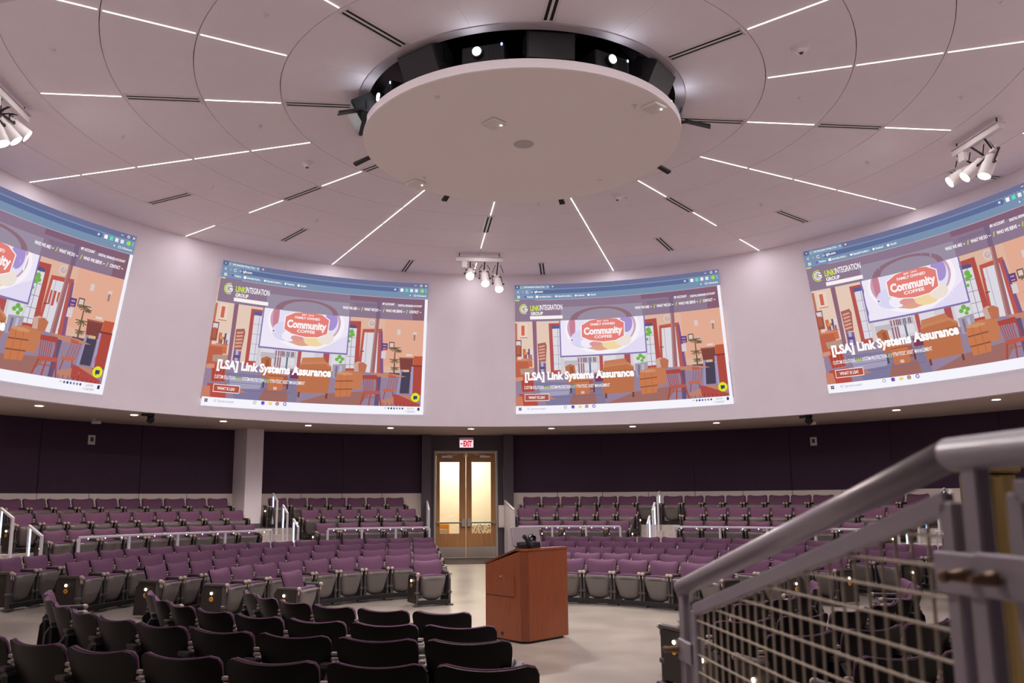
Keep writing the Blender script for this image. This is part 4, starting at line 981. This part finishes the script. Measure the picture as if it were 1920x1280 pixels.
R(tb, (244, 242, 252), 986, 124, 1000, 945); R(tb, (246, 244, 252), 0, 940, 1000, 1000); EL(tb, (226, 230, 40), 960, 872, 20, 34, 28); R(tb, (60, 66, 110), 951, 860, 969, 884); P(tb, (60, 66, 110), (954, 884), (960, 884), (954, 894))
for u0, v0 in ((13, 952), (20, 952), (13, 964), (20, 964)): R(tb, (50, 48, 90), u0, v0, u0+6, v0+10)
ARC(tb, (150, 146, 160), 58, 962, 5, 8, 1.5, 0, 360); TX(tb, (150, 146, 160), 'Type here to search', 68, 140, 970, 17, 0.0)
ARC(tb, (120, 116, 140), 232, 956, 7, 11, 2, 0, 360); EL(tb, (70, 90, 200), 268, 956, 8, 13, 14); EL(tb, (220, 90, 90), 272, 962, 4, 6, 10); R(tb, (236, 214, 120), 293, 948, 309, 966)
EL(tb, (200, 80, 60), 332, 955, 8, 13, 16); EL(tb, (90, 170, 80), 329, 959, 5, 8, 10); EL(tb, (240, 240, 250), 332, 955, 4, 6.5, 12); EL(tb, (60, 100, 220), 332, 955, 2.6, 4.2, 10); ARC(tb, (60, 80, 190), 366, 955, 8, 13, 3, 20, 330); R(tb, (60, 80, 190), 366, 953, 374, 957)
LN(tb, (120, 116, 140), 818, 960, 823, 950, 1.5); LN(tb, (120, 116, 140), 823, 950, 828, 960, 1.5)
for i, c in enumerate(((120, 120, 140), (60, 58, 80), (90, 110, 220), (150, 150, 160), (140, 140, 150), (90, 90, 110))): EL(tb, c, 838+i*13, 956, 4.5, 8, 10)
TX(tb, (130, 128, 146), '2:05 PM', 924, 954, 962, 13, 0.0); TX(tb, (130, 128, 146), '11/26/2024', 916, 960, 984, 13, 0.0); R(tb, (60, 58, 90), 972, 948, 982, 970)

def bend(me):
    for v in me.vertices:
        u, y, z = v.co.x, v.co.y, v.co.z
        f, g = u/SWA+0.5, (SZ1-z)/SH
        a0, a1, b0, b1, zt0, zt1, zb0, zb1 = bend.q
        az = (a0+(a1-a0)*f)*(1-g)+(b0+(b1-b0)*f)*g
        v.co = pol(R1-0.012-y, az, (zt0+(zt1-zt0)*f)*(1-g)+(zb0+(zb1-zb0)*f)*g)
def art_mesh(part, shapes):
    bm = bmesh.new(); layer = bm.loops.layers.float_color.new('col')
    for col, off, polys in shapes:
        for pl in polys:
            vs = [bm.verts.new((u/1000*SWA-SWA/2, off, SZ1-v/1000*SH)) for u, v in pl]
            try: f = bm.faces.new(vs)
            except ValueError: continue
            for l in f.loops: l[layer] = col
    ng = [f for f in bm.faces if len(f.verts) > 4]
    if ng: bmesh.ops.triangulate(bm, faces=ng)
    us = [v.co.x for v in bm.verts]; lo, hi = min(us), max(us)
    k = -SWA/2+0.55
    while k < SWA/2:
        if lo < k < hi:
            bmesh.ops.bisect_plane(bm, geom=bm.verts[:]+bm.edges[:]+bm.faces[:], plane_co=(k, 0, 0), plane_no=(1, 0, 0))
        k += 0.55
    ws = [v.co.z for v in bm.verts]
    for i in range(1, 7):
        k = SZ1-SH*i/7
        if min(ws) < k < max(ws):
            bmesh.ops.bisect_plane(bm, geom=bm.verts[:]+bm.edges[:]+bm.faces[:], plane_co=(0, 0, k), plane_no=(0, 0, 1))
    me = bpy.data.meshes.new(part); bm.to_mesh(me); bm.free(); me.materials.append(M['picture']); bend(me); return me
QUADS = [((-92.3, -60.2, -97.4, -63.6, 7.33, 7.33, 3.92, 3.92), 'projected web page picture on the curved wall at the left edge'),
         ((-47.3, -15.2, -49.7, -15.9, 7.30, 7.36, 3.91, 3.95), 'projected web page picture on the curved wall, left of the double door'),
         ((-1.3, 30.8, -1.3, 32.1, 7.38, 7.36, 3.98, 4.03), 'projected web page picture on the curved wall, right of the double door'),
         ((43.5, 75.6, 45.8, 79.4, 7.39, 7.36, 4.08, 4.06), 'projected web page picture on the curved wall at the right edge')]
for q, lb in QUADS:
    bend.q = q
    e = empty('projected_picture', (0, 0, 0), 0, lb, 'projected image', 'web page pictures projected round the wall')
    for p, sh in ART.items(): link(p, art_mesh(p, sh), e)
